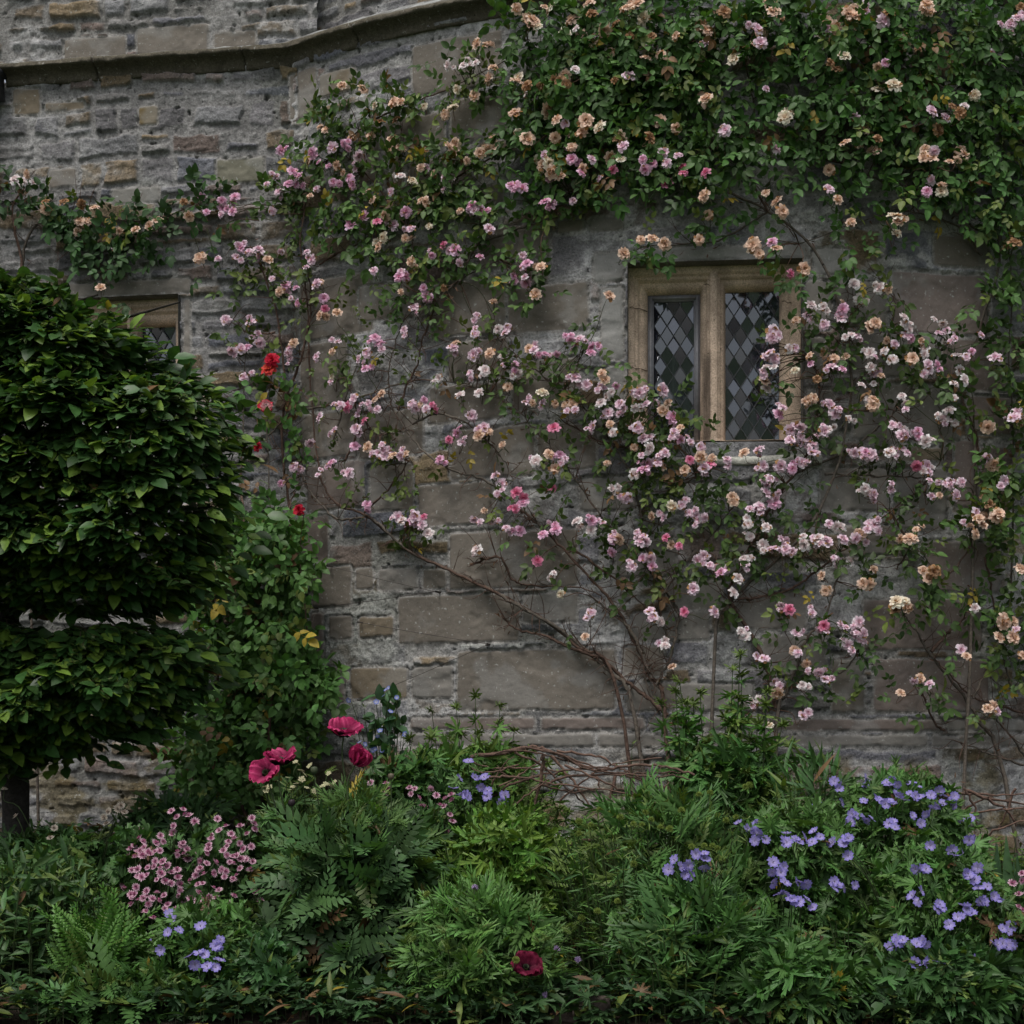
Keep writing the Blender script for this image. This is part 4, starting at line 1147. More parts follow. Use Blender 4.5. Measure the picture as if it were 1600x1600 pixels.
# leaf masses: (x, y, rx, ry, density)
BLOB = {
    'A': [(60, 330, 35, 20, 1), (105, 345, 40, 22, 1), (150, 372, 50, 28, 1.2), (200, 350, 45, 30, 1.2), (180, 405, 45, 28, 1), (240, 375, 30, 28, .8), (310, 318, 22, 16, 1), (20, 300, 18, 12, .7), (125, 410, 25, 18, .4), (330, 300, 22, 10, .5)],
    'P0': [(400, 425, 40, 22, .8), (440, 452, 30, 20, .7), (485, 420, 15, 20, .5), (455, 440, 20, 16, .5), (470, 340, 15, 30, 1), (470, 375, 15, 15, .8), (365, 440, 12, 15, 1), (400, 530, 30, 25, .3), (385, 600, 20, 25, .3), (470, 500, 15, 30, .4), (480, 590, 12, 30, .3)],
    'U': [(560, 168, 70, 26, 1), (650, 150, 60, 24, 1), (525, 215, 50, 32, 1), (600, 240, 75, 34, 1), (700, 245, 60, 36, 1), (640, 300, 90, 36, 1.1), (550, 330, 60, 36, 1.1), (470, 275, 36, 46, 1), (520, 370, 60, 26, .9), (700, 325, 80, 28, 1), (790, 335, 55, 28, 1), (870, 325, 50, 18, .9), (600, 385, 50, 24, .8), (700, 400, 55, 26, 1), (775, 412, 55, 24, 1), (615, 462, 26, 26, 1.2), (828, 435, 16, 22, .8), (735, 120, 45, 24, 1), (690, 290, 60, 30, .8), (760, 260, 40, 40, .9), (500, 180, 20, 22, .8), (690, 460, 20, 14, .5), (660, 500, 14, 24, .5), (690, 140, 20, 15, .7)],
    'T1': [(880, 50, 80, 55, 1.5), (1000, 60, 110, 65, 1.5), (1110, 40, 80, 50, 1.5), (850, 140, 55, 60, 1.2), (940, 140, 90, 60, 1.4), (1040, 130, 90, 55, 1.4), (1110, 180, 70, 50, 1), (860, 220, 60, 40, 1.1), (960, 215, 90, 40, 1.3), (1050, 220, 80, 40, 1.2), (980, 280, 110, 28, .9), (870, 280, 60, 30, .9), (1110, 250, 70, 35, .9), (1060, 310, 40, 14, .7), (1008, 382, 34, 13, .9), (1110, 352, 16, 12, 1), (1160, 310, 25, 18, .5), (830, 190, 30, 40, 1), (1130, 320, 25, 15, .5)],
    'T2': [(1220, 50, 70, 55, 1.5), (1320, 50, 90, 60, 1.5), (1430, 60, 90, 65, 1.5), (1545, 60, 70, 70, 1.6), (1240, 130, 70, 40, .9), (1340, 150, 90, 50, 1.1), (1450, 150, 80, 55, 1.3), (1560, 180, 50, 80, 1.6), (1220, 215, 70, 35, 1.0), (1310, 225, 70, 35, 1), (1410, 230, 70, 45, 1.1), (1500, 260, 60, 55, 1.2), (1570, 300, 35, 60, 1.4), (1320, 318, 22, 22, .8), (1372, 300, 30, 20, .8), (1440, 300, 50, 18, .7), (1240, 425, 18, 14, .9), (1320, 378, 24, 18, .9), (1345, 420, 14, 18, .8), (1390, 372, 22, 10, .6), (1325, 430, 16, 14, .7), (1500, 330, 40, 30, .7), (1640, 50, 60, 70, 1.4), (1650, 170, 60, 70, 1.4), (1640, 280, 50, 60, 1.2), (1180, 250, 40, 25, .9), (1275, 265, 45, 18, .7)],
    'P1': [(620, 700, 22, 20, .6), (630, 760, 26, 30, .9), (700, 720, 18, 18, .8), (650, 830, 30, 26, .6), (570, 770, 24, 20, .6), (560, 560, 35, 35, .35), (580, 530, 20, 25, .5), (670, 590, 40, 20, .25), (780, 610, 40, 25, .4), (775, 560, 40, 20, .5), (760, 495, 30, 16, .8), (525, 700, 16, 14, .4), (540, 590, 30, 25, .35), (520, 560, 25, 20, .3), (775, 780, 25, 22, .4), (640, 560, 14, 20, .4), (590, 640, 22, 20, .4), (555, 445, 25, 18, .5), (700, 545, 14, 16, .5), (540, 480, 14, 20, .4)],
    'W': [(1000, 645, 60, 36, 1.0), (1025, 700, 60, 40, 1.1), (1050, 765, 60, 34, 1.1), (985, 770, 36, 25, .5), (1095, 785, 45, 28, .8), (985, 835, 50, 28, .7), (1060, 885, 55, 30, .7), (1105, 830, 40, 26, .6), (1110, 920, 30, 18, .7), (840, 575, 50, 28, .7), (870, 610, 36, 20, .5), (920, 640, 40, 22, .8), (830, 655, 30, 20, .4), (860, 790, 22, 18, .5), (880, 720, 25, 20, .4), (960, 880, 28, 25, .7), (930, 820, 25, 20, .4), (920, 530, 30, 25, .4), (845, 865, 8, 12, .8), (838, 880, 10, 10, .6), (1000, 590, 20, 12, .5), (1060, 640, 20, 22, .8), (1100, 670, 18, 16, .5), (955, 700, 30, 25, .6), (1010, 905, 40, 20, .5), (985, 940, 8, 8, .6)],
    'V': [(1290, 530, 42, 38, .9), (1370, 515, 36, 26, .8), (1440, 555, 66, 40, 1.0), (1450, 625, 56, 30, .9), (1345, 600, 40, 30, .5), (1265, 690, 26, 26, .5), (1390, 455, 22, 16, .9), (1310, 660, 30, 20, .4), (1340, 740, 40, 20, .5), (1400, 800, 50, 25, .7), (1425, 850, 36, 24, .7), (1345, 895, 36, 24, .8), (1210, 800, 36, 30, .7), (1270, 800, 40, 16, .4), (1170, 860, 34, 24, .7), (1200, 900, 30, 14, .8), (1240, 880, 20, 20, .6), (1240, 1005, 24, 22, .5), (1280, 1010, 26, 20, .5), (1340, 1005, 30, 22, .8), (1230, 1060, 22, 20, .5), (1275, 1075, 16, 16, .5), (1322, 1098, 26, 9, .8), (1200, 1075, 12, 20, .5), (1170, 735, 20, 18, .7), (1290, 620, 20, 20, .6), (1255, 770, 25, 14, .5), (1400, 700, 14, 14, .4), (1345, 440, 12, 16, .5), (1130, 870, 25, 22, .7), (1225, 960, 14, 14, .5), (1260, 930, 16, 12, .4), (1270, 480, 18, 12, .5)],
    'E': [(1630, 400, 40, 60, 1.1), (1635, 520, 40, 70, 1), (1630, 660, 35, 70, 1), (1640, 800, 40, 70, .9), (1640, 940, 45, 60, .8), (1650, 1060, 40, 40, .6), (1570, 370, 34, 46, 1.3), (1562, 460, 34, 50, 1.3), (1578, 560, 24, 60, 1.1), (1572, 655, 28, 36, 1.0), (1562, 740, 36, 44, 1.2), (1578, 820, 26, 44, 1.1), (1535, 945, 46, 30, 1.0), (1580, 940, 24, 40, 1), (1555, 1020, 30, 20, .7), (1588, 880, 14, 30, .8), (1540, 855, 20, 20, .7), (1450, 925, 24, 18, .8), (1455, 905, 20, 14, .6), (1450, 1098, 26, 12, .8), (1590, 1040, 14, 24, .6), (1420, 860, 20, 14, .5), (1555, 1060, 12, 20, .5), (1490, 1085, 14, 10, .3), (1545, 1130, 10, 14, .4), (1460, 960, 10, 14, .5)],
    'R': [(455, 630, 22, 26, .45), (458, 685, 22, 22, .45), (430, 830, 60, 40, 1.2), (440, 900, 60, 50, 1.3), (390, 860, 40, 50, 1.2), (350, 920, 50, 50, 1.0), (430, 980, 60, 45, 1.3), (450, 1060, 70, 50, 1.4), (385, 1060, 50, 50, 1.2), (430, 1140, 80, 50, 1.4), (350, 1140, 50, 50, 1.1), (350, 1220, 70, 45, 1.2), (420, 1220, 60, 40, 1.2), (500, 1080, 25, 35, 1.0), (300, 1180, 30, 30, .8), (320, 1260, 50, 20, .8), (330, 1000, 40, 40, .8)],
}
THICK = {'A': 0.14, 'P0': 0.10, 'U': 0.12, 'T1': 0.22, 'T2': 0.24, 'P1': 0.08, 'W': 0.15, 'V': 0.14, 'E': 0.2, 'R': 0.62}
LBASE = {'A': (0.03, 0.068, 0.026), 'P0': (0.05, 0.08, 0.028), 'U': (0.048, 0.092, 0.027), 'T1': (0.044, 0.098, 0.028), 'T2': (0.042, 0.096, 0.028), 'P1': (0.055, 0.085, 0.027), 'W': (0.045, 0.078, 0.025), 'V': (0.043, 0.076, 0.026), 'E': (0.045, 0.085, 0.026), 'R': (0.058, 0.13, 0.038)}
LBASE = {k_: (v_[0] * 1.22, v_[1] * 1.2, v_[2] * 1.0) for k_, v_ in LBASE.items()}
YOUNG = {'A': .03, 'P0': .15, 'U': .12, 'T1': .08, 'T2': .08, 'P1': .22, 'W': .12, 'V': .12, 'E': .16, 'R': .12}
LSIZE = {'A': .048, 'P0': .042, 'U': .045, 'T1': .048, 'T2': .048, 'P1': .037, 'W': .041, 'V': .041, 'E': .048, 'R': .052}
seen = {}
for (x, y, k, s) in BLOOMS:
    own = owner(x, y, k)
    lst = seen.setdefault(own, [])
    if any((x - a) ** 2 + (y - b) ** 2 < 36 for a, b, _, _ in lst):
        continue
    lst.append((x, y, k, s))
    if own in ('W', 'V', 'P1', 'P0', 'U') and k in 'pwm' and random.random() < 0.55:      # smaller bloom of the same truss
        a = random.uniform(0, 6.28)
        lst.append((x + 10 * math.cos(a), y + 9 * math.sin(a), k if random.random() < .7 else 'p', 0.72))

for key in PLANTS:
    bx, by, label = PLANTS[key]
    rg = random.Random(ord(key[0]) * 31 + len(key))
    thick = THICK[key]
    base = W(bx, by, 0.12 if key != 'R' else 0.45)
    base.z = ground_z(base.y)
    root = thing('climbing_rose' if key != 'R' else 'rose_bush', base, label, 'climbing rose' if key != 'R' else 'rose bush', 'roses trained on the wall')
    # canes
    ctrl = []
    for ci_, line in enumerate(CANES[key]):
        n_ = len(line)
        pts = []
        for q, (x, y) in enumerate(line):
            off = 0.06 + 0.02 * math.sin(q * 1.7 + ci_) + (0.1 if q == 0 and ci_ == 0 else 0)
            if key == 'R': off = 0.30 + 0.12 * math.sin(q * 1.3 + ci_ * 2) if y > 780 else .12
            p = W(x, y, off)
            if q == 0 and ci_ == 0: p.z = min(p.z, ground_z(p.y) - 0.02)
            pts.append(p)
        sm = catmull(pts, 7)
        sm = [p + Vector((rg.uniform(-1, 1), rg.uniform(-1, 1), rg.uniform(-1, 1))) * 0.005 for p in sm]
        r0 = (0.0115 if ci_ < 2 else 0.007) * (1.0 if key in ('P1', 'W', 'V', 'E') else 0.85)
        ac = Acc()
        cc = (0.085, 0.055, 0.042) if rg.random() < .6 else (0.10, 0.085, 0.07)
        ac.tube(sm, r0, r0 * 0.4, 6, col=cc, wob=0.25)
        # thorns
        for q in range(3, len(sm) - 1, 2):
            p = np.array(sm[q]); dv = nrm(rv(1))[0] * 0.014
            ac.tube([p, p + dv * .6, p + dv], 0.0022, 0.0003, 3, col=cc)
        ac.build('cane', M_BARK, root)
        ctrl += sm
    ctrl = np.array([tuple(p) for p in ctrl])
    # blooms
    bs = []
    for (x, y, k, s) in seen.get(key, []):
        off = 0.05 + thick * rg.uniform(0.45, 1.05)
        if key == 'R': off = .27 if y < 760 else .62
        r = 0.0315 * s * rg.uniform(0.66, 1.18) * (1.22 if (key in ('T1', 'T2', 'A', 'E') and k in 'abc') else 1.0) * (1.0 if k != 'b' else 0.85)
        bs.append((r, W(x, y, off), x, k))
    bs.sort(key=lambda b: -b[0])
    tw = Acc()
    rest = Acc()
    for q, (r, p, px_, k) in enumerate(bs):
        no = wall_n(px_)
        dirv = no * 1.0 + Vector((rg.gauss(0, .45), rg.gauss(0, .3), rg.gauss(0.35, .5)))
        me = ROSE_M[k][rg.randrange(4)]
        e = rot_to(dirv, rg.uniform(0, 6.28))
        if q < 100:
            o = bpy.data.objects.new('rose_bloom', me)
            COL.objects.link(o)
            o.parent = root
            o.location = p - base
            o.rotation_euler = e; o.scale = (r, r, r * rg.uniform(.8, 1.1))
        else:
            nv = len(me.vertices)
            co = np.empty(nv * 3, dtype=np.float32); me.vertices.foreach_get('co', co); co = co.reshape(-1, 3)
            M3 = np.array(e.to_matrix())
            cc = np.empty(nv * 4, dtype=np.float32); me.color_attributes['Col'].data.foreach_get('color', cc)
            qd = [tuple(pl.vertices) for pl in me.polygons]
            rest.add(co * r @ M3.T + np.array(p), quads=qd, col=cc.reshape(-1, 4)[:, :3])
        # pedicel and side shoot to the nearest cane
        pv = np.array(p)
        dd = np.linalg.norm(ctrl - pv, axis=1)
        near = ctrl[dd.argmin()]; dist = dd.min()
        f = min(1, rg.uniform(.22, .4) / max(dist, .01))
        end = pv + (near - pv) * f
        d3 = np.array(tuple(Vector(dirv).normalized()))
        pts = catmull([pv - d3 * r * .3, pv - d3 * 0.05 + np.array((0, 0, -.02)), pv * .45 + end * .55 + 0.02 * nrm(rv(1))[0], end], 4)
        col = (0.055, 0.06, 0.03) if rg.random() < .5 else (0.085, 0.05, 0.035)
        tw.tube(pts, 0.0012, 0.0028, 4, col=col)
    # bare twigs off the canes
    nb = {'P1': 170, 'W': 170, 'V': 120, 'E': 70}.get(key, 40)
    for q in range(nb):
        p = ctrl[rg.randrange(len(ctrl))]
        L = rg.uniform(.05, .22)
        a = rg.uniform(0, 6.28)
        d = np.array((math.cos(a), -0.35, math.sin(a) + .25)) * L
        b = np.array((rg.uniform(-.03, .03), -.01, rg.uniform(-.03, .03)))
        tw.tube(catmull([p, p + d * .5 + b, p + d], 3), 0.0026, 0.001, 4, col=(0.08, 0.05, 0.038))
        if rg.random() < .6:
            m_ = p + d * .5 + b
            tw.tube([m_, m_ + np.array((rg.uniform(-.06, .06), -.02, rg.uniform(0, .06)))], 0.0016, 0.0008, 3, col=(0.09, 0.055, 0.04))
    o = tw.build('side_shoot', M_BARK, root); o['kind'] = 'stuff'
    if rest.n:
        o = rest.build('rose_bloom', M_PETAL, root, True); o['kind'] = 'stuff'
    # leaves: masses plus some round every bloom
    C = []; NO = []
    for (x, y, rx, ry, dn) in BLOB[key]:
        nsp = int(math.pi * rx * ry / 1500.0 * 7.5 * dn * {'R': 2.3, 'P1': .7, 'W': .72, 'V': .66, 'E': .8, 'U': .85}.get(key, 1.0)) + 2
        for q in range(nsp):
            a = rg.uniform(0, 6.28); rr = math.sqrt(rg.random()) * rg.uniform(.85, 1.15)
            xx, yy = x + rx * rr * math.cos(a), y + ry * rr * math.sin(a)
            off = 0.03 + (thick if not (key == 'R' and y < 760) else 0.16) * rg.random() ** 0.8 * (1.1 - 0.6 * rr)
            C.append(tuple(W(xx, yy, off))); NO.append(tuple(wall_n(xx)))
    for (x, y, k, s) in seen.get(key, []):
        for q in range(rg.choice((0, 0, 1, 1)) if key in ('P1', 'W', 'V', 'P0') else rg.choice((1, 1, 2, 2))):
            xx, yy = x + rg.gauss(0, 15), y + rg.gauss(8, 15)
            C.append(tuple(W(xx, yy, 0.03 + thick * rg.uniform(.1, .7)))); NO.append(tuple(wall_n(xx)))
    C = np.array(C); NO = np.array(NO)
    if key == 'R':
        NO = nrm(NO + np.array([0, 0, .25]))
    n_ = len(C)
    lf = Acc()
    cols = leaf_cols(n_, LBASE[key], 0.38, fy=YOUNG[key], fd=0.05 if key in ('P1', 'W', 'V') else 0.02, fl=0.03 if key in ('P1', 'U') else 0.012)
    sprays(lf, C, NO, LSIZE[key] * (0.75 + 0.5 * RNG.random(n_)), cols, T_OVW if key in ('A', 'R') else T_OV)
    # dry leaf litter caught on the canes
    nd = {'P1': 260, 'W': 320, 'V': 260, 'T1': 120, 'T2': 160, 'U': 90}.get(key, 40)
    idx = RNG.integers(0, len(ctrl), nd)
    lf.leaves(T_LANCE, ctrl[idx] + 0.022 * rv(nd), rv(nd), rv(nd), 0.022 + 0.018 * RNG.random(nd), leaf_cols(nd, (0.10, 0.055, 0.035), .5, fy=0, fd=0, fl=0))
    lf.build('foliage', M_ROSE, root)

# ------------------------------------------------------------------ training wires with vine eyes
def wire(p, q, label):
    a = Acc()
    a.tube([p, (p + q) / 2 + Vector((0, 0, -.004)), q], 0.0017, 0.0017, 4)
    for e in (p, q):
        n_ = wall_n(800 + F * e.x / e.y)
        a.tube([e - n_ * 0.05, e + n_ * 0.012], 0.004, 0.004, 5)
    tag(a.build('training_wire', M_WIRE), label, 'wire', 'training wires on the tower')


wire(W(512, 884, .05), W(682, 925, .05), 'thin dark wire sloping down from the tower corner to a pale mortar joint')
wire(W(490, 950, .05), W(682, 924, .05), 'thin dark wire rising from the tower corner to a pale mortar joint')
wire(W(560, 972, .05), W(762, 1006, .05), 'thin wire across the large block above the bushy green plant')
wire(W(560, 1094, .05), W(760, 1008, .05), 'thin wire slanting up from the blue flowers to the joint between blocks')

# ------------------------------------------------------------------ clipped hornbeam in two tiers
hb = thing('hornbeam_tree', (P(18, 1300, 6.6).x, 6.6, ground_z(6.6)), 'dark clipped hornbeam tree trained in two flat tiers at the left edge', 'tree')
tr = Acc()
tx = hb.location.x
tr.tube(catmull([(tx, 6.6, 0.6), (tx + .02, 6.6, 1.2), (tx - .01, 6.58, 1.9), (tx + .01, 6.6, 2.8), (tx, 6.6, 3.3)], 6), 0.075, 0.03, 9, col=(0.035, 0.032, 0.028), wob=.15)
tr.build('trunk', M_BARK, hb, True)


def px_of(p): return 800 + F * p[:, 0] / p[:, 1], HOR - F * (p[:, 2] - ZC) / p[:, 1]


# silhouettes in photo pixels at the middle plane of the tree, real depth behind them
SIL_UP = [(-160, 440), (0, 446), (60, 468), (130, 486), (180, 528), (230, 566), (280, 606), (322, 632), (346, 680), (358, 730), (352, 800), (336, 850), (322, 905), (290, 940), (220, 950), (150, 962), (80, 948), (0, 956), (-160, 955)]
SIL_LO = [(-160, 972), (60, 980), (110, 994), (170, 976), (240, 986), (300, 1005), (315, 1040), (295, 1075), (250, 1112), (200, 1150), (150, 1140), (110, 1168), (60, 1172), (30, 1190), (0, 1180), (-160, 1160)]


def inside(poly, x, y):
    r = np.zeros(len(x), bool)
    n = len(poly)
    for i in range(n):
        x0, y0 = poly[i]; x1, y1 = poly[(i + 1) % n]
        c = ((y0 > y) != (y1 > y)) & (x < (x1 - x0) * (y - y0) / (y1 - y0 + 1e-9) + x0)
        r ^= c
    return r


def edge_dist(poly, x, y):
    d = np.full(len(x), 1e9)
    n = len(poly)
    for i in range(n):
        a = np.array(poly[i], float); b = np.array(poly[(i + 1) % n], float)
        ab = b - a
        t = np.clip(((x - a[0]) * ab[0] + (y - a[1]) * ab[1]) / (ab @ ab), 0, 1)
        d = np.minimum(d, np.hypot(x - a[0] - t * ab[0], y - a[1] - t * ab[1]))
    return d


crown = Acc(); twg = Acc()
for poly, N, Ym, hd in ((SIL_UP, 15500, 6.45, 0.62), (SIL_LO, 6400, 6.45, 0.5)):
    xs_ = [p[0] for p in poly]; ys_ = [p[1] for p in poly]
    x = RNG.uniform(min(xs_), max(xs_), N * 3); y = RNG.uniform(min(ys_) - 6, max(ys_) + 6, N * 3)
    x = x[:]; m = inside(poly, x, y); x = x[m][:N]; y = y[m][:N]
    n = len(x)
    ed = edge_dist(poly, x, y)
    ed = np.where(x < -100, 200, ed)
    prof = np.sqrt(np.clip(1 - (1 - np.clip(ed / 130, 0, 1)) ** 2, 0, 1)) * 0.92 + 0.08
    u = RNG.random(n)
    front = u < 0.74
    dep = np.where(front, -prof * hd * (1 - 0.42 * RNG.random(n) ** 1.7), RNG.uniform(-1, 1, n) * prof * hd)
    bump = 0.20 * (fbm(x / 75.0 + 3, y / 30.0, 3) - 0.5) * 2
    dep = dep - np.where(front, bump, 0)
    Yd = Ym + dep
    Xw = (x - 800) / F * Ym; Zw = ZC + (HOR - y) / F * Ym
    er_ = np.clip(1 - ed / 40, 0, 1)
    Xw = Xw + (x > 150) * er_ * RNG.normal(0.03, .075, n)
    Zw = Zw + (y < 640) * er_ * RNG.normal(0, .05, n) * 0.7
    low = np.clip(1 - ed / 35, 0, 1) * (((y > 900) & (y < 962)) | (y > 1090))
    Zw = Zw - low * np.abs(RNG.normal(0, 1, n)) * np.where(y < 970, .012, .05)
    pos = np.stack([Xw, Yd, Zw], -1)
    # horizontal sprays: leaves share a direction per twig
    tw_dir = nrm(np.stack([RNG.normal(0.1, .75, n), -0.75 - 0.5 * RNG.random(n), RNG.normal(-0.28, .3, n)], -1))
    edge_r = np.clip(1 - ed / 60, 0, 1) * (x > 150)
    tw_dir[:, 0] += edge_r * 1.2
    tw_dir[:, 1] += edge_r * .5
    top = np.clip(1 - ed / 50, 0, 1) * (y < 640)
    tw_dir[:, 2] += top * 0.55
    nor = nrm(np.array([0, -0.30, 1.0]) + 0.38 * rv(n))
    cols = leaf_cols(n, (0.034, 0.082, 0.02), .45, young=(0.11, 0.185, 0.028), fy=0.28, fd=0.004, fl=0)
    crown.leaves(T_HORN, pos, tw_dir, nor, 0.084 * (0.65 + 0.6 * RNG.random(n)), cols)
    # young shoot tips at the surface
    k = np.where(front & (RNG.random(n) < 0.075))[0]
    for q in k:
        d = tw_dir[q] / np.linalg.norm(tw_dir[q])
        p = pos[q] + d * 0.03
        twg.tube([p - d * .12, p, p + d * .05], 0.002, 0.0008, 3, col=(0.06, 0.045, 0.03))
        for t in range(4):
            crown.leaves(T_HORN, [p + d * (0.012 * t)], [d + 0.7 * rv(1)[0] * np.array([1, .5, .5])], [UP + .4 * rv(1)[0]], [0.034 - .005 * t], [np.array((0.085, 0.12, 0.03)) * RNG.uniform(.8, 1.25)])
    # shaded boughs inside
    for q in range(26):
        z = RNG.uniform(Zw.min() + .32, Zw.max() - .15); sgn = 1 if q % 4 else -1
        xe = tx + sgn * RNG.uniform(.4, 1.05) * (1 if poly is SIL_UP else .8)
        twg.tube(catmull([(tx, 6.6, z - .05), ((tx + xe) / 2, 6.55 + RNG.uniform(-.15, .15), z), (xe, 6.5 + RNG.uniform(-.4, .4), z + RNG.uniform(-.03, .06))], 4), 0.016, 0.004, 5, col=(0.035, 0.03, 0.025))
# a few long loose shoots
for (pts) in ([(215, 800), (222, 840), (235, 880), (270, 905), (330, 925)], [(100, 470), (88, 455), (92, 430)], [(150, 520), (165, 495), (172, 470)], [(330, 620), (370, 640), (400, 655)], [(340, 700), (375, 708), (405, 720)], [(310, 620), (350, 625), (375, 632)], [(345, 650), (372, 690), (385, 700)], [(40, 460), (30, 440), (45, 428)]):
    P3 = catmull([P(a, b, 5.95 if a < 290 else 6.3) for a, b in pts], 5)
    twg.tube(P3, 0.003, 0.001, 4, col=(0.07, 0.06, 0.03))
    for p in P3[1:]:
        p = np.array(p)
        crown.leaves(T_HORN, [p, p], [np.array([RNG.normal(), -.3, -.3 + RNG.normal() * .4]), np.array([RNG.normal(), -.3, RNG.normal() * .4])], [UP + .5 * rv(1)[0]] * 2, [0.045, 0.05], leaf_cols(2, (0.05, 0.095, 0.025), .3))
crown.build('crown', M_HORN, hb)
twg.build('branch', M_BARK, hb)

# ------------------------------------------------------------------ border plants
def fl_mesh(name, acc): return raw_mesh(name, acc, M_PETAL)


GER_M = []
for var in range(4):
    rg = random.Random(100 + var); ac = Acc()
    for q in range(5):
        c = rg.uniform(.88, 1.1)
        V, Q, cc = petal(q * 1.2566 + rg.uniform(-.1, .1), 0.04, 0.98 * rg.uniform(.92, 1.05), 0.37, 0.55 + rg.uniform(-.15, .1), 0.05 + rg.uniform(-.4, .25), 5, 5, 0.12, 0.09, 0, rg,
                         (0.46 * c, 0.40 * c, 0.66 * c), (0.23 * c, 0.20 * c, 0.58 * c), 0.62, 0.2)
        cc = cc * np.tile(np.array((1.0, .8, 1.05, .8, 1.0)), 5)[:, None] * rg.uniform(.9, 1.1)
        ac.add(V, quads=Q, col=cc)
        ac.tube([(0, 0, 0), (math.cos(q * 1.25) * .06, math.sin(q * 1.25) * .06, .3)], 0.03, 0.02, 3, col=(0.2, 0.15, 0.3))
    ac.tube([(0, 0, -.25), (0, 0, 0), (0, 0, .35)], 0.07, 0.04, 5, col=(0.25, 0.3, 0.2))
    GER_M.append(fl_mesh('geranium_flower', ac))
AST_M = {}
for key, cin, cout in (('pink', (0.42, 0.15, 0.27), (0.76, 0.56, 0.64)), ('pale', (0.36, 0.3, 0.25), (0.45, 0.42, 0.36))):
    AST_M[key] = []
    for var in range(3):
        rg = random.Random(200 + var); ac = Acc()
        for q in range(13):
            c = rg.uniform(.85, 1.15)
            V, Q, cc = petal(q / 13 * 6.283 + rg.uniform(-.08, .08), 0.15, .85 * rg.uniform(.85, 1.1), .15, .45 + rg.uniform(-.15, .1), .15, 4, 3, -.1, .03, 0, rg, np.array(cin) * c, np.array(cout) * c, .85)
            ac.add(V, quads=Q, col=cc)
        for q in range(26):
            a = rg.uniform(0, 6.28); r_ = math.sqrt(rg.random()) * .5
            d = np.array((math.cos(a) * r_, math.sin(a) * r_, .62 - .5 * r_ * r_))
            ac.tube([d * .3, d], .02, .045, 3, col=np.array(cin) * rg.uniform(.7, 1.9))
        ac.tube([(0, 0, -.4), (0, 0, .1)], 0.05, 0.07, 4, col=(0.08, 0.1, 0.04))
        AST_M[key].append(fl_mesh('astrantia_flower', ac))
SCA_M = {}
for key, c in (('green', (0.20, 0.27, 0.06)), ('lilac', (0.42, 0.32, 0.52))):
    rg = random.Random(5); ac = Acc()
    for q in range(60):
        th_ = math.acos(1 - 1.55 * (q + .5) / 60); a = q * 2.39996
        d = np.array((math.sin(th_) * math.cos(a), math.sin(th_) * math.sin(a), math.cos(th_)))
        L = 1.0 if key == 'green' else rg.uniform(.8, 1.2)
        ac.tube([d * .3, d * .8 * L, d * L], .09, .05, 4, col=np.array(c) * rg.uniform(.6, 1.4))
    for q in range(8):
        V, Q, cc = petal(q * .785, .2, .8, .13, -.2, .1, 3, 3, .1, 0, -.2, rg, (0.06, 0.1, 0.03), (0.07, 0.11, 0.03)); ac.add(V, quads=Q, col=cc)
    SCA_M[key] = [fl_mesh('scabious_head', ac)]
BLUE_M = []
rg = random.Random(9); ac = Acc()
for q in range(5):
    V, Q, cc = petal(q * 1.2566, .08, .9, .42, .4, .1, 4, 3, .1, .03, 0, rg, (0.5, 0.5, 0.6), (0.06, 0.12, 0.48), .6); ac.add(V, quads=Q, col=cc)
BLUE_M = [fl_mesh('blue_flower', ac)]
CREAM_M = []
ac = Acc()
for q in range(14):
    a = q * 2.4; r_ = .25 * math.sqrt(q)
    for t in range(5):
        V, Q, cc = petal(t * 1.2566 + q, .0, .28, .12, .5, .2, 3, 3, .1, .02, 0, rg, (0.45, 0.42, 0.22), (0.55, 0.54, 0.36), .6)
        V = V + np.array((math.cos(a) * r_, math.sin(a) * r_, -.1 * r_)); ac.add(V, quads=Q, col=cc)
    ac.tube([(0, 0, -1.0), (math.cos(a) * r_ * .7, math.sin(a) * r_ * .7, -.4), (math.cos(a) * r_, math.sin(a) * r_, -.1 * r_)], .02, .02, 3, col=(0.07, 0.1, 0.04))
CREAM_M = [fl_mesh('floret_head', ac)]


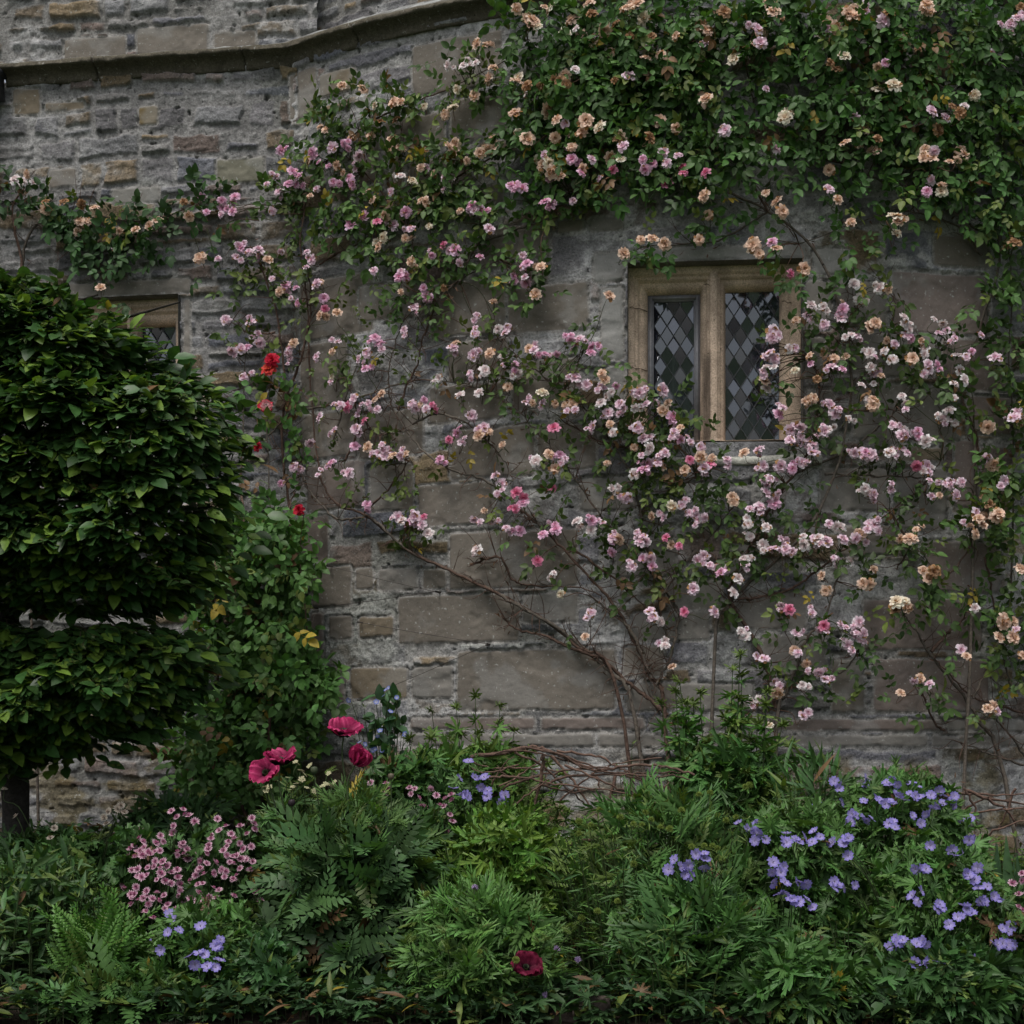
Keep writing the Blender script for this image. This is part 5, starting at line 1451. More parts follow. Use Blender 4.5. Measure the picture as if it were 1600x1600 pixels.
class Mound:
    def __init__(self, name, label, cat, cx, Y, hw, top, dep=None, group=None, fl=None):
        self.Y = Y; self.cx = cx; self.gz = ground_z(Y)
        self.X = (cx - 800) / F * Y
        self.w = hw / F * Y
        self.h = ZC + (HOR - top) / F * Y - self.gz
        self.d = dep or self.w * 0.8
        self.root = thing(name, (self.X, Y, self.gz), label, cat, group)
        self.c = np.array((self.X, Y, self.gz))
        self.L = Acc(); self.S = Acc(); self.rg = random.Random(int(cx * 7 + top))

    def front_Y(self, px, py):
        u = ((px - 800) / F * self.Y - self.X) / self.w
        v = (ZC + (HOR - py) / F * self.Y - self.gz) / self.h
        t = 1 - u * u - v * v
        return self.Y - self.d * math.sqrt(max(t, 0.0)) - 0.10

    def dome(self, T_, n, size, base, zr=(0.08, 1.0), rexp=0.35, lift=0.25, droop=0.0, flat=0.55, young=(0.09, 0.14, 0.03), fy=0.1, var=.38, stems=0.35, fd=.01, scol=(0.05, 0.08, 0.025)):
        zf = zr[0] + (zr[1] - zr[0]) * RNG.random(n) ** 0.8
        rm = np.sqrt(np.clip(1 - (zf - .05) ** 2.4, 0, 1)) * (0.8 + 0.2 * np.minimum(zf * 3, 1))
        az = RNG.random(n) * 2 * math.pi
        fr = RNG.random(n) < 0.45
        az = np.where(fr, -math.pi / 2 + RNG.normal(0, .9, n), az)
        lump = 0.68 + 0.62 * fbm(np.cos(az) * 2.2 + self.cx, np.sin(az) * 2.2 + zf * 2.5, 3)
        r = rm * RNG.random(n) ** rexp * lump
        ca, sa_ = np.cos(az), np.sin(az)
        pos = self.c + np.stack([ca * r * self.w, sa_ * r * self.d, zf * self.h * (0.85 + .3 * lump - .15)], -1)
        rad = np.stack([ca * r, sa_ * r, np.full(n, 0.0)], -1)
        d = nrm(rad * 0.9 + UP * (lift - droop) + 0.62 * rv(n))
        nn = nrm(UP * flat + rad * 0.45 + np.array([0, -.22, 0]) + 0.42 * rv(n))
        base = (base[0] * 1.55, base[1] * 1.55, base[2] * 1.2); cols = leaf_cols(n, base, var, young=young, fy=fy, fd=fd, fl=0.003)
        sz = size * (0.65 + 0.7 * RNG.random(n))
        self.L.leaves(T_, pos - d * sz[:, None] * 0.3, d, nn, sz, cols)
        for i in range(n):
            if self.rg.random() < stems:
                p = pos[i] - d[i] * sz[i] * .3
                b = self.c + np.array((ca[i] * r[i] * self.w * .35, sa_[i] * r[i] * self.d * .35, 0))
                mid = (p + b) / 2 + np.array((0, 0, .12 * self.h))
                self.S.tube([b, mid, p], 0.0026, 0.0014, 3, col=np.array(scol) * self.rg.uniform(.6, 1.3))

    def stems(self, n, T_, per, size, base, lean=0.25, r=0.0035, spread=1.0, ring=2, droop=0.1, top_tuft=4, young=(0.09, 0.14, 0.03), fy=0.1, hvar=.3, flat=.5, scol=(0.05, 0.075, 0.028)):
        """upright stems with leaves all the way up"""
        tips = []
        for s in range(n):
            a = self.rg.uniform(0, 6.28); q = math.sqrt(self.rg.random()) * spread
            bx, by = math.cos(a) * q * self.w, math.sin(a) * q * self.d
            H = self.h * (1 - hvar * self.rg.random()) * (1 - 0.35 * q * q)
            lx, ly = math.cos(a) * lean * H * q + self.rg.gauss(0, .03), math.sin(a) * lean * H * q + self.rg.gauss(0, .03)
            b = self.c + np.array((bx, by, 0)); t = b + np.array((lx, ly, H))
            m = (b + t) / 2 + np.array((-lx * .15, -ly * .15, 0.02))
            pts = np.array([tuple(v) for v in catmull([b, m, t], 4)])
            self.S.tube(pts, r, r * .5, 4, col=np.array(scol) * self.rg.uniform(.7, 1.3))
            tips.append(t)
            k = per * ring + top_tuft
            tt = np.concatenate([np.repeat(np.linspace(.12, .97, per), ring), np.full(top_tuft, 1.0)])
            idx = np.clip((tt * (len(pts) - 1)).astype(int), 0, len(pts) - 1)
            pos = pts[idx] + 0.004 * rv(k)
            az = RNG.random(k) * 6.28
            az[:per * ring:ring] = az[0:per * ring:ring]
            d = np.stack([np.cos(az), np.sin(az), np.where(tt > .99, 0.9, 0.35 - droop) + .2 * RNG.normal(size=k)], -1)
            nn = np.array([0, -.15, 1.0]) * flat + 0.3 * rv(k)
            sz = size * (0.6 + .5 * RNG.random(k)) * np.where(tt > .99, .62, 1.0) * (1.1 - .35 * tt)
            cols = leaf_cols(k, (base[0] * 1.5, base[1] * 1.5, base[2] * 1.15), .35, young=young, fy=fy, fd=.01, fl=0)
            cols[tt > .99] = np.array(young) * (0.7 + .5 * RNG.random((int((tt > .99).sum()), 1)))
            self.L.leaves(T_, pos, d, nn, sz, cols)
        return tips

    def flower(self, px, py, meshes, r, name, face=(0, -.7, .6), jit=.4, stem=True, Y=None, scol=(0.05, 0.075, 0.03), sr=0.0016):
        Yf = Y if Y else self.front_Y(px, py)
        p = P(px, py, Yf)
        dv = Vector(face) + Vector((self.rg.gauss(0, jit), self.rg.gauss(0, jit), self.rg.gauss(0, jit)))
        o = bpy.data.objects.new(name, meshes[self.rg.randrange(len(meshes))])
        COL.objects.link(o); o.parent = self.root
        o.location = p - Vector(tuple(self.c)); rr = r * self.rg.uniform(.85, 1.12)
        o.scale = (rr, rr, rr); o.rotation_euler = rot_to(dv, self.rg.uniform(0, 6.28))
        if stem:
            pv = np.array(p); dn = np.array(tuple(dv.normalized()))
            b = self.c + np.array(((pv[0] - self.X) * .6, (pv[1] - self.Y) * .4, max(0, (pv[2] - self.gz) - self.rg.uniform(.16, .3))))
            self.S.tube([tuple(v) for v in catmull([pv - dn * r * .2, pv - dn * .03 - UP * .02, pv * .5 + b * .5 + np.array((0, 0, .02)), b], 3)], sr, sr * 1.5, 4, col=scol)
        return o

    def done(self, leafname='foliage'):
        if self.L.n: self.L.build(leafname, M_HERB, self.root)
        if self.S.n:
            o = self.S.build('stem', M_HERB, self.root); o['kind'] = 'stuff'


def pts_of(ox, oy, sc, txt): return [(ox + float(t.split(',')[0]) / sc, oy + float(t.split(',')[1]) / sc) for t in txt.split()]


GE = (0.044, 0.098, 0.03)
# --- blue geraniums
GR_ = pts_of(1180, 1180, 3.81, '665,130 665,175 515,165 500,200 470,155 785,165 815,150 800,185 845,175 835,235 855,245 930,170 965,190 920,235 950,245 980,250 885,270 645,275 715,255 745,280 775,290 820,290 735,265 800,275 1045,240 1095,210 1070,235 1125,245 1185,245 1115,285 1150,280 1090,300 1190,295 1165,265 1030,335 1060,320 1010,350 370,300 400,325 510,285 580,350 565,395 595,360 550,405 640,375 665,385 690,380 795,410 820,395 830,435 935,360 985,405 1215,395 1255,385 1280,375 1245,405 1290,500 1275,505 350,455 385,490 340,520 185,470 170,510 190,520 240,500 290,490 260,520 460,520 555,495 525,525 545,500 555,600 15,410 10,460 60,505 1040,540 1170,565 1235,590 1190,600 1325,670 955,675 1015,680 985,680 1265,705 1245,700 1305,745 1280,730 1330,795 1380,785 1435,860 1420,840 1450,870 1360,870 1340,865 1240,900 1285,945 1230,965 1205,965 1255,915 1155,1010 105,640 165,665 100,695 150,700 100,760 175,760 240,755 270,760 300,765 175,825 145,830 230,865 215,860 260,875 305,860 345,910 475,755 490,775 470,790 535,790 590,775 935,840 985,810 970,865 1095,890 1080,915 1110,910 1470,1035 1505,1050 1520,1020 1415,1125 1440,1130 1475,1120 1500,1130 1525,1125 840,1095 880,1105 795,1140 830,1130 855,1115 960,1125 1000,1105 1015,1125 945,1235 965,1245 1020,1235 1000,1240 1095,1240 1305,1220 535,1295 590,1310 615,1340 575,1330 550,1330 595,1350')
GR_ += pts_of(780, 1180, 3.81, '1425,405 1540,410 1475,440 1520,450 1535,470 1520,510 1220,590 1225,620 1170,590 1080,665 1125,655 1125,690 1110,710 1010,680 1135,715 1220,680 1045,625')
ga = Mound('geranium_plant', 'blue-violet geranium clump beside the feathery green plants, right of centre', 'geranium', 1235, 5.5, 125, 1270, .35, 'blue-violet geraniums in the border')
gb = Mound('geranium_plant', 'tallest blue-violet geranium clump, at the foot of the wall on the right', 'geranium', 1400, 5.95, 150, 1215, .4, 'blue-violet geraniums in the border')
gc = Mound('geranium_plant', 'blue-violet geranium clump in the lower right corner in front of the tall one', 'geranium', 1465, 5.35, 140, 1330, .35, 'blue-violet geraniums in the border')
gl_ = Mound('geranium_plant', 'small blue-violet geranium in front of the pink astrantia, lower left', 'geranium', 320, 5.3, 95, 1420, .28, 'blue-violet geraniums in the border')
gm = Mound('geranium_plant', 'small blue-violet geranium beside the left end of the bare twig frame', 'geranium', 745, 6.1, 62, 1205, .22, 'blue-violet geraniums in the border')
for (x, y) in GR_:
    ov = None
    if y < 1290 and x > 1270: m_ = gb
    elif x < 1125 and y > 1300: m_ = ga; ov = 5.05
    elif x < 1310: m_ = ga
    else: m_ = gc
    m_.flower(x, y, GER_M, 0.0245, 'geranium_flower', Y=ov, jit=.55)
for (x, y) in pts_of(0, 1180, 3.81, '1010,945 1040,980 1000,1055 1065,1045 1195,1020 920,1115 960,1160 1310,1100 1285,1135 1300,1140 1185,1180 1220,1190 1125,1200 1160,1245 1305,1225 1285,1265 1235,1260 1455,1380 1505,1370'):
    gl_.flower(x, y, GER_M, 0.0235, 'geranium_flower')
for (x, y) in pts_of(380, 1180, 3.81, '1340,40 1285,140 1375,135 1435,135 1250,200 1325,235 1330,245 1300,235 1455,215 1415,190 1555,240 1545,290 1530,285 1455,245'):
    gm.flower(x, y, GER_M, 0.026, 'geranium_flower')
for g_, n in ((ga, 520), (gb, 620), (gc, 560), (gl_, 360), (gm, 200)):
    g_.dome(T_PALM, n, 0.072, GE, young=(0.07, 0.12, 0.03))
    g_.dome(T_LANCEN, n // 2, 0.05, (0.045, 0.085, 0.03), zr=(.5, 1.08), lift=.8)
    g_.done()

# --- astrantia
AS_ = pts_of(0, 1180, 3.81, '1020,335 1090,325 1125,360 1055,370 1160,395 825,445 955,480 1035,420 1030,455 1295,380 1345,425 1430,425 1500,375 1510,410 1515,440 835,495 850,515 925,525 970,515 1080,535 1060,580 1305,450 1255,500 1245,535 1395,500 1425,525 1360,520 1495,545 780,560 815,575 860,550 770,600 805,610 850,600 895,595 950,570 925,630 970,635 745,635 735,655 820,680 785,685 1055,685 955,700 970,715 920,665 1185,590 1120,615 1100,615 1190,630 1230,645 1280,640 1330,570 1350,595 1385,650 1410,600 1440,620 1465,620 1505,635 1560,645 1320,685 1345,690 1430,675 1490,685 1180,685 1215,710 1165,715 1060,730 1015,765 980,750 845,725 705,770 735,795 700,800 810,785 875,810 935,820 780,830 805,830 855,850 905,855 780,890 885,885 940,870 1140,750 1180,770 1130,795 1070,805 1180,820 1070,770 1390,740 1535,765 1560,785 1510,790 1590,800 1535,810 1305,805 1390,840 1095,860 1135,855 1215,855 1245,850 1290,850 1180,875 1150,905 1280,895 1000,890 1045,920 860,940 1370,890 1335,915 1310,935 1410,915 1390,950 1240,940 1270,960 1285,980 1310,1000 910,975 1130,975 1090,1020 1160,1005 1110,1045 1100,1070 1550,870 840,570 880,580 800,500 1375,470 1450,560 1240,560 1110,560 1000,660 1280,700 1020,700')
a1 = Mound('astrantia_plant', 'pink astrantia clump full of small starry flowers, left one of the pair', 'astrantia', 238, 5.75, 62, 1290, .28, 'pink astrantias in the border')
a2 = Mound('astrantia_plant', 'pink astrantia clump full of starry flowers, right one of the pair beside the red poppies', 'astrantia', 350, 5.75, 70, 1280, .28, 'pink astrantias in the border')
a3 = Mound('astrantia_plant', 'sparse pink astrantia between the red poppies and the twig frame', 'astrantia', 655, 5.95, 60, 1235, .2, 'pink astrantias in the border')
a4 = Mound('astrantia_plant', 'pale faded astrantia in the shade under the clipped tree', 'astrantia', 110, 6.15, 85, 1290, .25)
a5 = Mound('astrantia_plant', 'few dusky pink astrantia flowers at the right edge beside a sword-shaped leaf', 'astrantia', 1592, 5.5, 30, 1380, .15, 'pink astrantias in the border')
for (x, y) in AS_:
    (a1 if x < 292 else a2).flower(x, y, AST_M['pink'], 0.0205, 'astrantia_flower', face=(0, -.55, .8))
    if random.random() < .42:
        (a1 if x < 292 else a2).flower(x + random.uniform(-13, 13), y + random.uniform(-4, 12), AST_M['pink'], 0.0165, 'astrantia_flower', face=(0, -.55, .8))
for (x, y) in pts_of(380, 1180, 3.81, '850,170 860,190 990,195 1020,200 1000,230 1045,255 1115,200 1240,240 1245,270 1205,260 1150,240 1170,300 1195,305 1060,290 1080,310 1230,355 1245,395 1220,460 1225,490 695,245 840,230 760,165'):
    a3.flower(x, y, AST_M['pink'], 0.02, 'astrantia_flower', face=(0, -.5, .8))
for (x, y) in pts_of(0, 1180, 3.81, '650,335 720,300 740,340 620,370 720,345 325,435 95,365 300,495 25,205 635,410 700,320'):
    a4.flower(x, y, AST_M['pale'], 0.022, 'astrantia_flower', face=(0, -.6, .8))
for (x, y) in pts_of(1180, 1180, 3.81, '1590,705 1585,745 1530,765 1570,830 1545,930 1585,925 1565,905'):
    a5.flower(x, y, AST_M['pink'], 0.022, 'astrantia_flower', face=(0, -.6, .8))
for g_, n in ((a1, 330), (a2, 360), (a3, 160), (a4, 260), (a5, 60)):
    g_.dome(T_PALMW, n, 0.07, (0.03, 0.068, 0.024), zr=(.05, .9))
    g_.done()

# --- oriental poppies
def poppy_mesh(seed, r, dark, closed, tatter):
    rg = random.Random(seed); ac = Acc()
    n = 5 if not closed else 8
    for q in range(n):
        c = rg.uniform(.8, 1.2)
        inner = (0.05, 0.008, 0.02) if not closed else (0.4, 0.03, 0.12)
        col = np.array((0.42, 0.022, 0.115)) * c if not dark else np.array((0.15, 0.006, 0.032)) * c
        e0 = 1.25 if q % 2 else 1.0
        V, Q, cc = petal(q / n * 6.283 + rg.uniform(-.15, .15), .05, 1.05 * rg.uniform(.86, 1.1), .70 if not closed else .62, (1.15 if closed else e0), (1.25 if closed else rg.uniform(-.1, .85)), 10, 15, .12, 0.06 + tatter * .5, 0.02 * (q % 2), rg, inner, col, .66, .06, .08)
        # crinkle and pale streaks towards the rim
        t = np.repeat(np.linspace(0, 1, 10), 15)
        st = np.tile(np.array([rg.random() for _ in range(15)]), 10)
        cc = cc * (0.75 + .5 * st)[:, None] + (np.array((0.42, .16, .24)) * (0.45 if not dark else .1))[None] * (st > .7)[:, None] * t[:, None] ** 2
        cc[:, :] = np.where((t < .30)[:, None] & (not closed), np.array((0.02, .006, .012)), cc)
        ac.add(V * r, quads=Q, col=np.clip(cc, 0, .9))
    return ac


def poppy(parent, px, py, Y, r, axis, seed, dark=False, closed=False, tatter=0.0, foot=None, spin=0.0):
    ac = poppy_mesh(seed, r, dark, closed, tatter)
    p = P(px, py, Y)
    M3 = np.array(rot_to(axis, spin).to_matrix())
    ax = M3[:, 2]
    org = np.array(p) - ax * r * .35
    ac.V = [v @ M3.T + org for v in ac.V]
    f = ac.build('poppy_flower', M_PETAL, parent, True)
    ce = Acc()
    rg = random.Random(seed)
    ce.tube([org, org + ax * r * .22, org + ax * r * .36, org + ax * r * .38], r * .10, r * .17, 8, col=(0.04, 0.05, 0.03))
    for q in range(46):
        a = rg.uniform(0, 6.28); k = rg.uniform(.18, .5) * r
        d = M3 @ np.array((math.cos(a) * k, math.sin(a) * k, rg.uniform(.15, .34) * r))
        ce.tube([org, org + d], .0009, .0022, 3, col=(0.018, 0.012, 0.02))
    ce.build('stamens', M_HERB, f)
    b = np.array(foot)
    st = Acc()
    st.tube([tuple(v) for v in catmull([b, b * .5 + org * .5 + np.array((.02, 0, .02)), org - ax * .06 - UP * .05, org], 6)], .0045, .003, 6, col=(0.05, 0.075, 0.03))
    st.build('flower_stem', M_HERB, parent, True)


pp = Mound('poppy_plant', 'large poppy clump with jagged leaves and crimson-pink flowers on tall stems', 'poppy', 560, 5.55, 155, 1260, .42)
gz = pp.gz
poppy(pp.root, 537, 1140, 5.62, .082, (0.08, -.34, .9), 1, foot=(pp.X - .02, 5.6, gz), spin=.4)
poppy(pp.root, 438, 1185, 5.42, .076, (.05, -.30, .93), 2, foot=(pp.X - .2, 5.5, gz), spin=1.2)
poppy(pp.root, 414, 1206, 5.66, .072, (-.2, -.75, .55), 3, foot=(pp.X - .22, 5.65, gz), spin=2.0)
poppy(pp.root, 560, 1186, 5.40, .074, (0.5, -.18, .8), 4, closed=True, foot=(pp.X - .03, 5.42, gz))


def pod(parent, px, py, Y, r, col, foot, name='seed_pod'):
    p = np.array(P(px, py, Y)); ac = Acc()
    ac.tube([p - UP * r * 1.1, p - UP * r * .8, p - UP * r * .2, p + UP * r * .4, p + UP * r * .8, p + UP * r * .9], r * .01, r, 9, col=col)
    k = len(ac.V[0]) // 9
    for i, f in enumerate((.25, .75, 1.0, .95, .75, .1)):
        ring = ac.V[0][i * 9:(i + 1) * 9]; c_ = ring.mean(axis=0)
        nv_ = ring - c_; nv_ /= np.linalg.norm(nv_, axis=1, keepdims=True) + 1e-9
        ac.V[0][i * 9:(i + 1) * 9] = c_ + nv_ * r * f
    ac.tube([tuple(v) for v in catmull([np.array(foot), np.array(foot) * .45 + p * .55 + np.array((.015, 0, 0)), p - UP * r], 5)], .004, .0028, 5, col=(0.05, 0.075, 0.03))
    ac.build(name, M_HERB, parent, True)


pod(pp.root, 491, 1203, 5.5, .015, (0.07, .09, .05), (pp.X - .1, 5.5, gz))
pod(pp.root, 611, 1213, 5.5, .013, (0.12, .10, .07), (pp.X + .1, 5.5, gz), 'flower_bud')
pod(pp.root, 456, 1254, 5.4, .014, (0.03, .02, .025), (pp.X - .16, 5.45, gz))
pp.dome(T_POPPY, 420, .19, (0.034, 0.072, 0.03), zr=(.25, .8), rexp=.6, lift=.35, droop=.1, flat=.45, fy=.06, fd=.03, stems=.5)
pp.dome(T_POPPY, 200, .19, (0.034, 0.07, 0.032), zr=(.05, .45), rexp=.5, lift=-.3, flat=.5, fd=.10, stems=.3)
pp.dome(T_SCAB, 380, .11, (0.045, 0.09, 0.03), zr=(.6, 1.05), rexp=.55, lift=.7, flat=.4)
pp.done()
p2 = Mound('poppy_plant', 'dark maroon poppy low down among the light green feathery leaves', 'poppy', 822, 5.12, 35, 1520, .16)
poppy(p2.root, 822, 1510, 4.88, .064, (0.12, -.62, .75), 7, dark=True, tatter=.10, foot=(p2.X, 5.1, p2.gz))
p2.dome(T_POPPY, 26, .15, (0.045, 0.09, 0.035), zr=(.05, .9))
p2.done()

# --- feathery scabious / knautia
s1 = Mound('scabious_plant', 'light green feathery plant at the front of the border around the dark maroon poppy', 'scabious', 745, 5.15, 125, 1400, .28, 'feathery green plants in the border')
s1.dome(T_PALMN, 330, .085, (0.055, 0.12, 0.036), zr=(.08, 1.0), lift=.45, fy=.15)
s1.dome(T_SCAB, 520, .12, (0.055, 0.12, 0.036), zr=(.08, 1.0), lift=.45, fy=.15, young=(0.075, .14, .04))
s1.stems(30, T_SCAB, 4, .09, (0.055, 0.11, 0.035), lean=.4, spread=.9)
for x, y, k in ((870, 1483, 'lilac'), (903, 1500, 'lilac'), (852, 1555, 'lilac'), (742, 1387, 'lilac'), (877, 1507, 'green'), (806, 1500, 'green'), (667, 1397, 'green'), (712, 1422, 'green'), (750, 1487, 'green')):
    s1.flower(x, y, SCA_M[k], .013, 'scabious_head', face=(0, -.3, .9))
s1.done()
s2 = Mound('scabious_plant', 'broad feathery green mound of fine stems with round green seed heads, centre right', 'scabious', 1030, 5.6, 150, 1245, .4, 'feathery green plants in the border')
s2.dome(T_SCAB, 330, .13, (0.045, 0.10, 0.034), lift=.8, flat=.45, fy=.2)
s2.stems(170, T_LANCEN, 7, .075, (0.055, 0.115, 0.036), lean=.2, hvar=.35, flat=.4, droop=-.1)
s2.stems(70, T_LANCEN, 5, .11, (0.042, 0.09, 0.035), lean=.3, hvar=.2, flat=.4, droop=-.2)
for (x, y) in pts_of(780, 1180, 3.81, '800,410 850,415 905,385 660,350 690,360 545,415 600,325 475,395 720,370 1085,330 1145,545 1220,540 1270,540 1300,555 1325,620 1410,370 1350,390 1545,550 1530,630 1450,605 1460,840 1190,235 1255,225 1465,190 1490,180 1050,250 990,270 870,340 960,430 1300,360 800,650 540,540 705,870 585,930 490,970 1030,790 240,830 395,735 475,465 1015,440'):
    s2.flower(x, y, SCA_M['green'], .015, 'scabious_head', face=(0, -.2, 1), sr=.0013)
s2.done()
s3 = Mound('scabious_plant', 'dark feathery green plant in front of the broad mound, low right of centre', 'scabious', 1080, 5.2, 135, 1390, .3, 'feathery green plants in the border')
s3.dome(T_SCAB, 360, .14, (0.036, 0.085, 0.03), lift=.5)
s3.dome(T_LANCE, 320, .085, (0.042, 0.095, 0.03), lift=.5)
s3.stems(60, T_LANCEN, 7, .09, (0.036, 0.082, 0.032), lean=.35)
s3.done()

# --- other leafy neighbours
def leafy(name, label, cat, cx, Y, hw, top, dep, fn, group=None):
    m = Mound(name, label, cat, cx, Y, hw, top, dep, group)
    fn(m); m.done(); return m


leafy('leafy_perennial', 'fresh yellow-green leafy perennial between the feathery plants, centre', 'leafy plant', 790, 5.75, 115, 1275, .35,
      lambda m: (m.dome(T_PALMN, 600, .095, (0.058, 0.125, 0.026), fy=.4, young=(.12, .20, .034)), m.stems(45, T_LANCE, 5, .09, (0.055, 0.115, 0.028), lean=.2, fy=.3, young=(.085, .15, .03))))
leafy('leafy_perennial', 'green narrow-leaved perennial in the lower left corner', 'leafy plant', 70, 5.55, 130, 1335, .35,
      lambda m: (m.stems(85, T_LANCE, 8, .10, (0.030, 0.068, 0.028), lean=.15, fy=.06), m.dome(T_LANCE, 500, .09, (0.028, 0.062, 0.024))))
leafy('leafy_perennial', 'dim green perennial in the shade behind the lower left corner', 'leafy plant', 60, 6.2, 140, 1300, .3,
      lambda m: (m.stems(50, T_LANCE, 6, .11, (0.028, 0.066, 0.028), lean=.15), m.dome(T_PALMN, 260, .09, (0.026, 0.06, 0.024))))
leafy('fern', 'green fern with narrow upright fronds, lower left', 'fern', 160, 5.2, 70, 1440, .22,
      lambda m: m.dome(T_FERN, 90, .20, (0.04, 0.095, 0.022), zr=(.1, .85), lift=1.6, rexp=.8, flat=.3))
leafy('low_leafy_plant', 'low rosette of jagged green leaves at the front of the border, lower left', 'leafy plant', 190, 5.0, 120, 1520, .15,
      lambda m: (m.dome(T_POPPY, 70, .16, (0.032, 0.075, 0.025), zr=(.05, .9), lift=.3), m.dome(T_PALM, 120, .05, GE)))
leafy('low_leafy_plant', 'broad-leaved dark green plant below the jagged poppy leaves', 'leafy plant', 405, 5.1, 60, 1475, .2,
      lambda m: (m.dome(T_PALMW, 170, .075, (0.024, 0.062, 0.024), zr=(.05, 1)), m.dome(T_LANCE, 60, .09, (0.026, 0.062, 0.024))))
leafy('low_leafy_plant', 'low dark palm-leaved plant at the front, left of the lower right corner', 'leafy plant', 1240, 5.02, 115, 1480, .2,
      lambda m: m.dome(T_PALM, 230, .115, (0.030, 0.072, 0.022), zr=(.05, 1)))
leafy('low_leafy_plant', 'low dark green leaves filling the lower right corner', 'leafy plant', 1470, 5.02, 150, 1490, .2,
      lambda m: (m.dome(T_PALM, 230, .10, (0.026, 0.062, 0.022), zr=(.05, 1)), m.dome(T_LANCE, 130, .10, (0.026, 0.06, 0.022))))
leafy('upright_perennial', 'upright stems with whorls of narrow leaves among the blue geraniums', 'leafy plant', 1325, 5.2, 60, 1410, .15,
      lambda m: m.stems(18, T_LANCE, 8, .085, (0.032, 0.078, 0.026), lean=.2, fy=.1))
leafy('bushy_perennial', 'bushy light green plant with divided leaves against the wall, left of the twig frame', 'leafy plant', 735, 6.75, 122, 1085, .3,
      lambda m: (m.dome(T_PALMN, 420, .105, (0.055, 0.118, 0.032), zr=(.05, .72), fy=.3, lift=.4, rexp=.45), m.stems(60, T_PALMN, 7, .10, (0.06, 0.125, 0.032), lean=.22, fy=.35, hvar=.6, spread=1.1)))
leafy('tall_perennial', 'tall green plant with finger-cut leaves standing against the wall below the window', 'leafy plant', 1130, 6.75, 88, 985, .25,
      lambda m: (m.stems(30, T_PALMN, 9, .125, (0.05, 0.115, 0.036), lean=.1, spread=.9, r=.005, hvar=.5, droop=.15, fy=.2), m.dome(T_PALMN, 180, .13, (0.04, 0.095, 0.032), zr=(.05, .55))))
al = Mound('alkanet_plant', 'dark stemmed plant with tiny bright blue flowers against the wall behind the poppies', 'blue flowering plant', 608, 6.9, 45, 1080, .2)
al.stems(14, T_LANCE, 7, .075, (0.026, 0.058, 0.03), lean=.15, hvar=.4)
al.dome(T_OV, 160, .07, (0.026, 0.06, 0.032))
for x, y in ((603, 1078), (588, 1097), (545, 1094), (562, 1160), (590, 1150), (594, 1142), (633, 1147), (582, 1172), (597, 1173), (607, 1075), (600, 1087), (610, 1112), (570, 1163), (552, 1240), (620, 1090), (586, 1170)):
    al.flower(x, y, BLUE_M, .014, 'blue_flower', jit=.5, Y=6.75)
al.done()
cp = Mound('meadow_plant', 'fine stemmed plant with tiny cream florets between the poppies and the rose bush', 'cream flowering plant', 475, 5.95, 70, 1200, .22)
cp.stems(24, T_SCAB, 4, .10, (0.045, 0.095, 0.035), lean=.15)
cp.dome(T_SCAB, 170, .12, (0.042, 0.09, 0.032), zr=(.1, .8), lift=.6)
for x, y in pts_of(380, 1100, 6.667, '570,620 600,690 555,825 465,765 500,890 220,860 270,860 890,720 830,850 870,830 950,810 640,730 740,905 520,860 690,640 545,600 610,780 930,850 240,900 660,870'):
    cp.flower(x, y, CREAM_M, .014, 'floret_head', face=(0, -.3, 1))
cp.done()
leafy('leafy_perennial', 'grassy green plant at the foot of the wall left of the tall geranium', 'leafy plant', 1270, 6.45, 75, 1185, .25,
      lambda m: (m.stems(40, T_LANCE, 6, .10, (0.045, 0.1, 0.028), lean=.2, fy=.25), m.dome(T_LANCEN, 260, .16, (0.036, 0.08, 0.032), lift=.8)))
leafy('leafy_perennial', 'green leafy plant growing up through the bare twig frame', 'leafy plant', 945, 6.3, 95, 1290, .2,
      lambda m: (m.stems(36, T_LANCE, 6, .085, (0.05, 0.105, 0.03), lean=.2, fy=.25), m.dome(T_PALMN, 200, .08, (0.042, 0.092, 0.03))))
leafy('leafy_perennial', 'two slim green shoots against the pale stones right of the twig frame', 'leafy plant', 985, 6.75, 22, 1135, .1,
      lambda m: m.stems(6, T_LANCE, 9, .07, (0.045, 0.095, 0.035), lean=.1, fy=.2))
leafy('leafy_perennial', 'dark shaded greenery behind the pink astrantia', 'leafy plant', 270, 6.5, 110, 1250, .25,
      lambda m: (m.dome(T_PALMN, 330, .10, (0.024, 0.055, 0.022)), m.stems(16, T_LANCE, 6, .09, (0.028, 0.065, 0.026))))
leafy('leafy_perennial', 'green undergrowth between the poppies and the bushy plant at the wall', 'leafy plant', 640, 6.35, 110, 1190, .25,
      lambda m: (m.dome(T_PALMN, 420, .10, (0.034, 0.078, 0.028)), m.stems(34, T_LANCE, 5, .09, (0.042, 0.095, 0.03), fy=.2)))
leafy('leafy_perennial', 'fresh lance-leaved plant at the right edge under the bare twigs', 'leafy plant', 1560, 6.0, 70, 1290, .2,
      lambda m: m.stems(32, T_LANCE, 6, .11, (0.045, 0.1, 0.026), lean=.2, fy=.25))

leafy('leafy_perennial', 'leafy green clump just beyond the lower right corner of the geraniums', 'leafy plant', 1720, 5.6, 120, 1300, .35,
      lambda m: (m.stems(40, T_LANCE, 6, .10, (0.035, 0.08, 0.026), lean=.2), m.dome(T_PALM, 330, .08, GE)))
leafy('leafy_perennial', 'leafy green clump at the far left beyond the clipped tree trunk', 'leafy plant', -120, 5.7, 110, 1330, .35,
      lambda m: (m.stems(40, T_LANCE, 6, .10, (0.03, 0.07, 0.026), lean=.2), m.dome(T_PALMN, 260, .09, (0.028, .065, .025))))


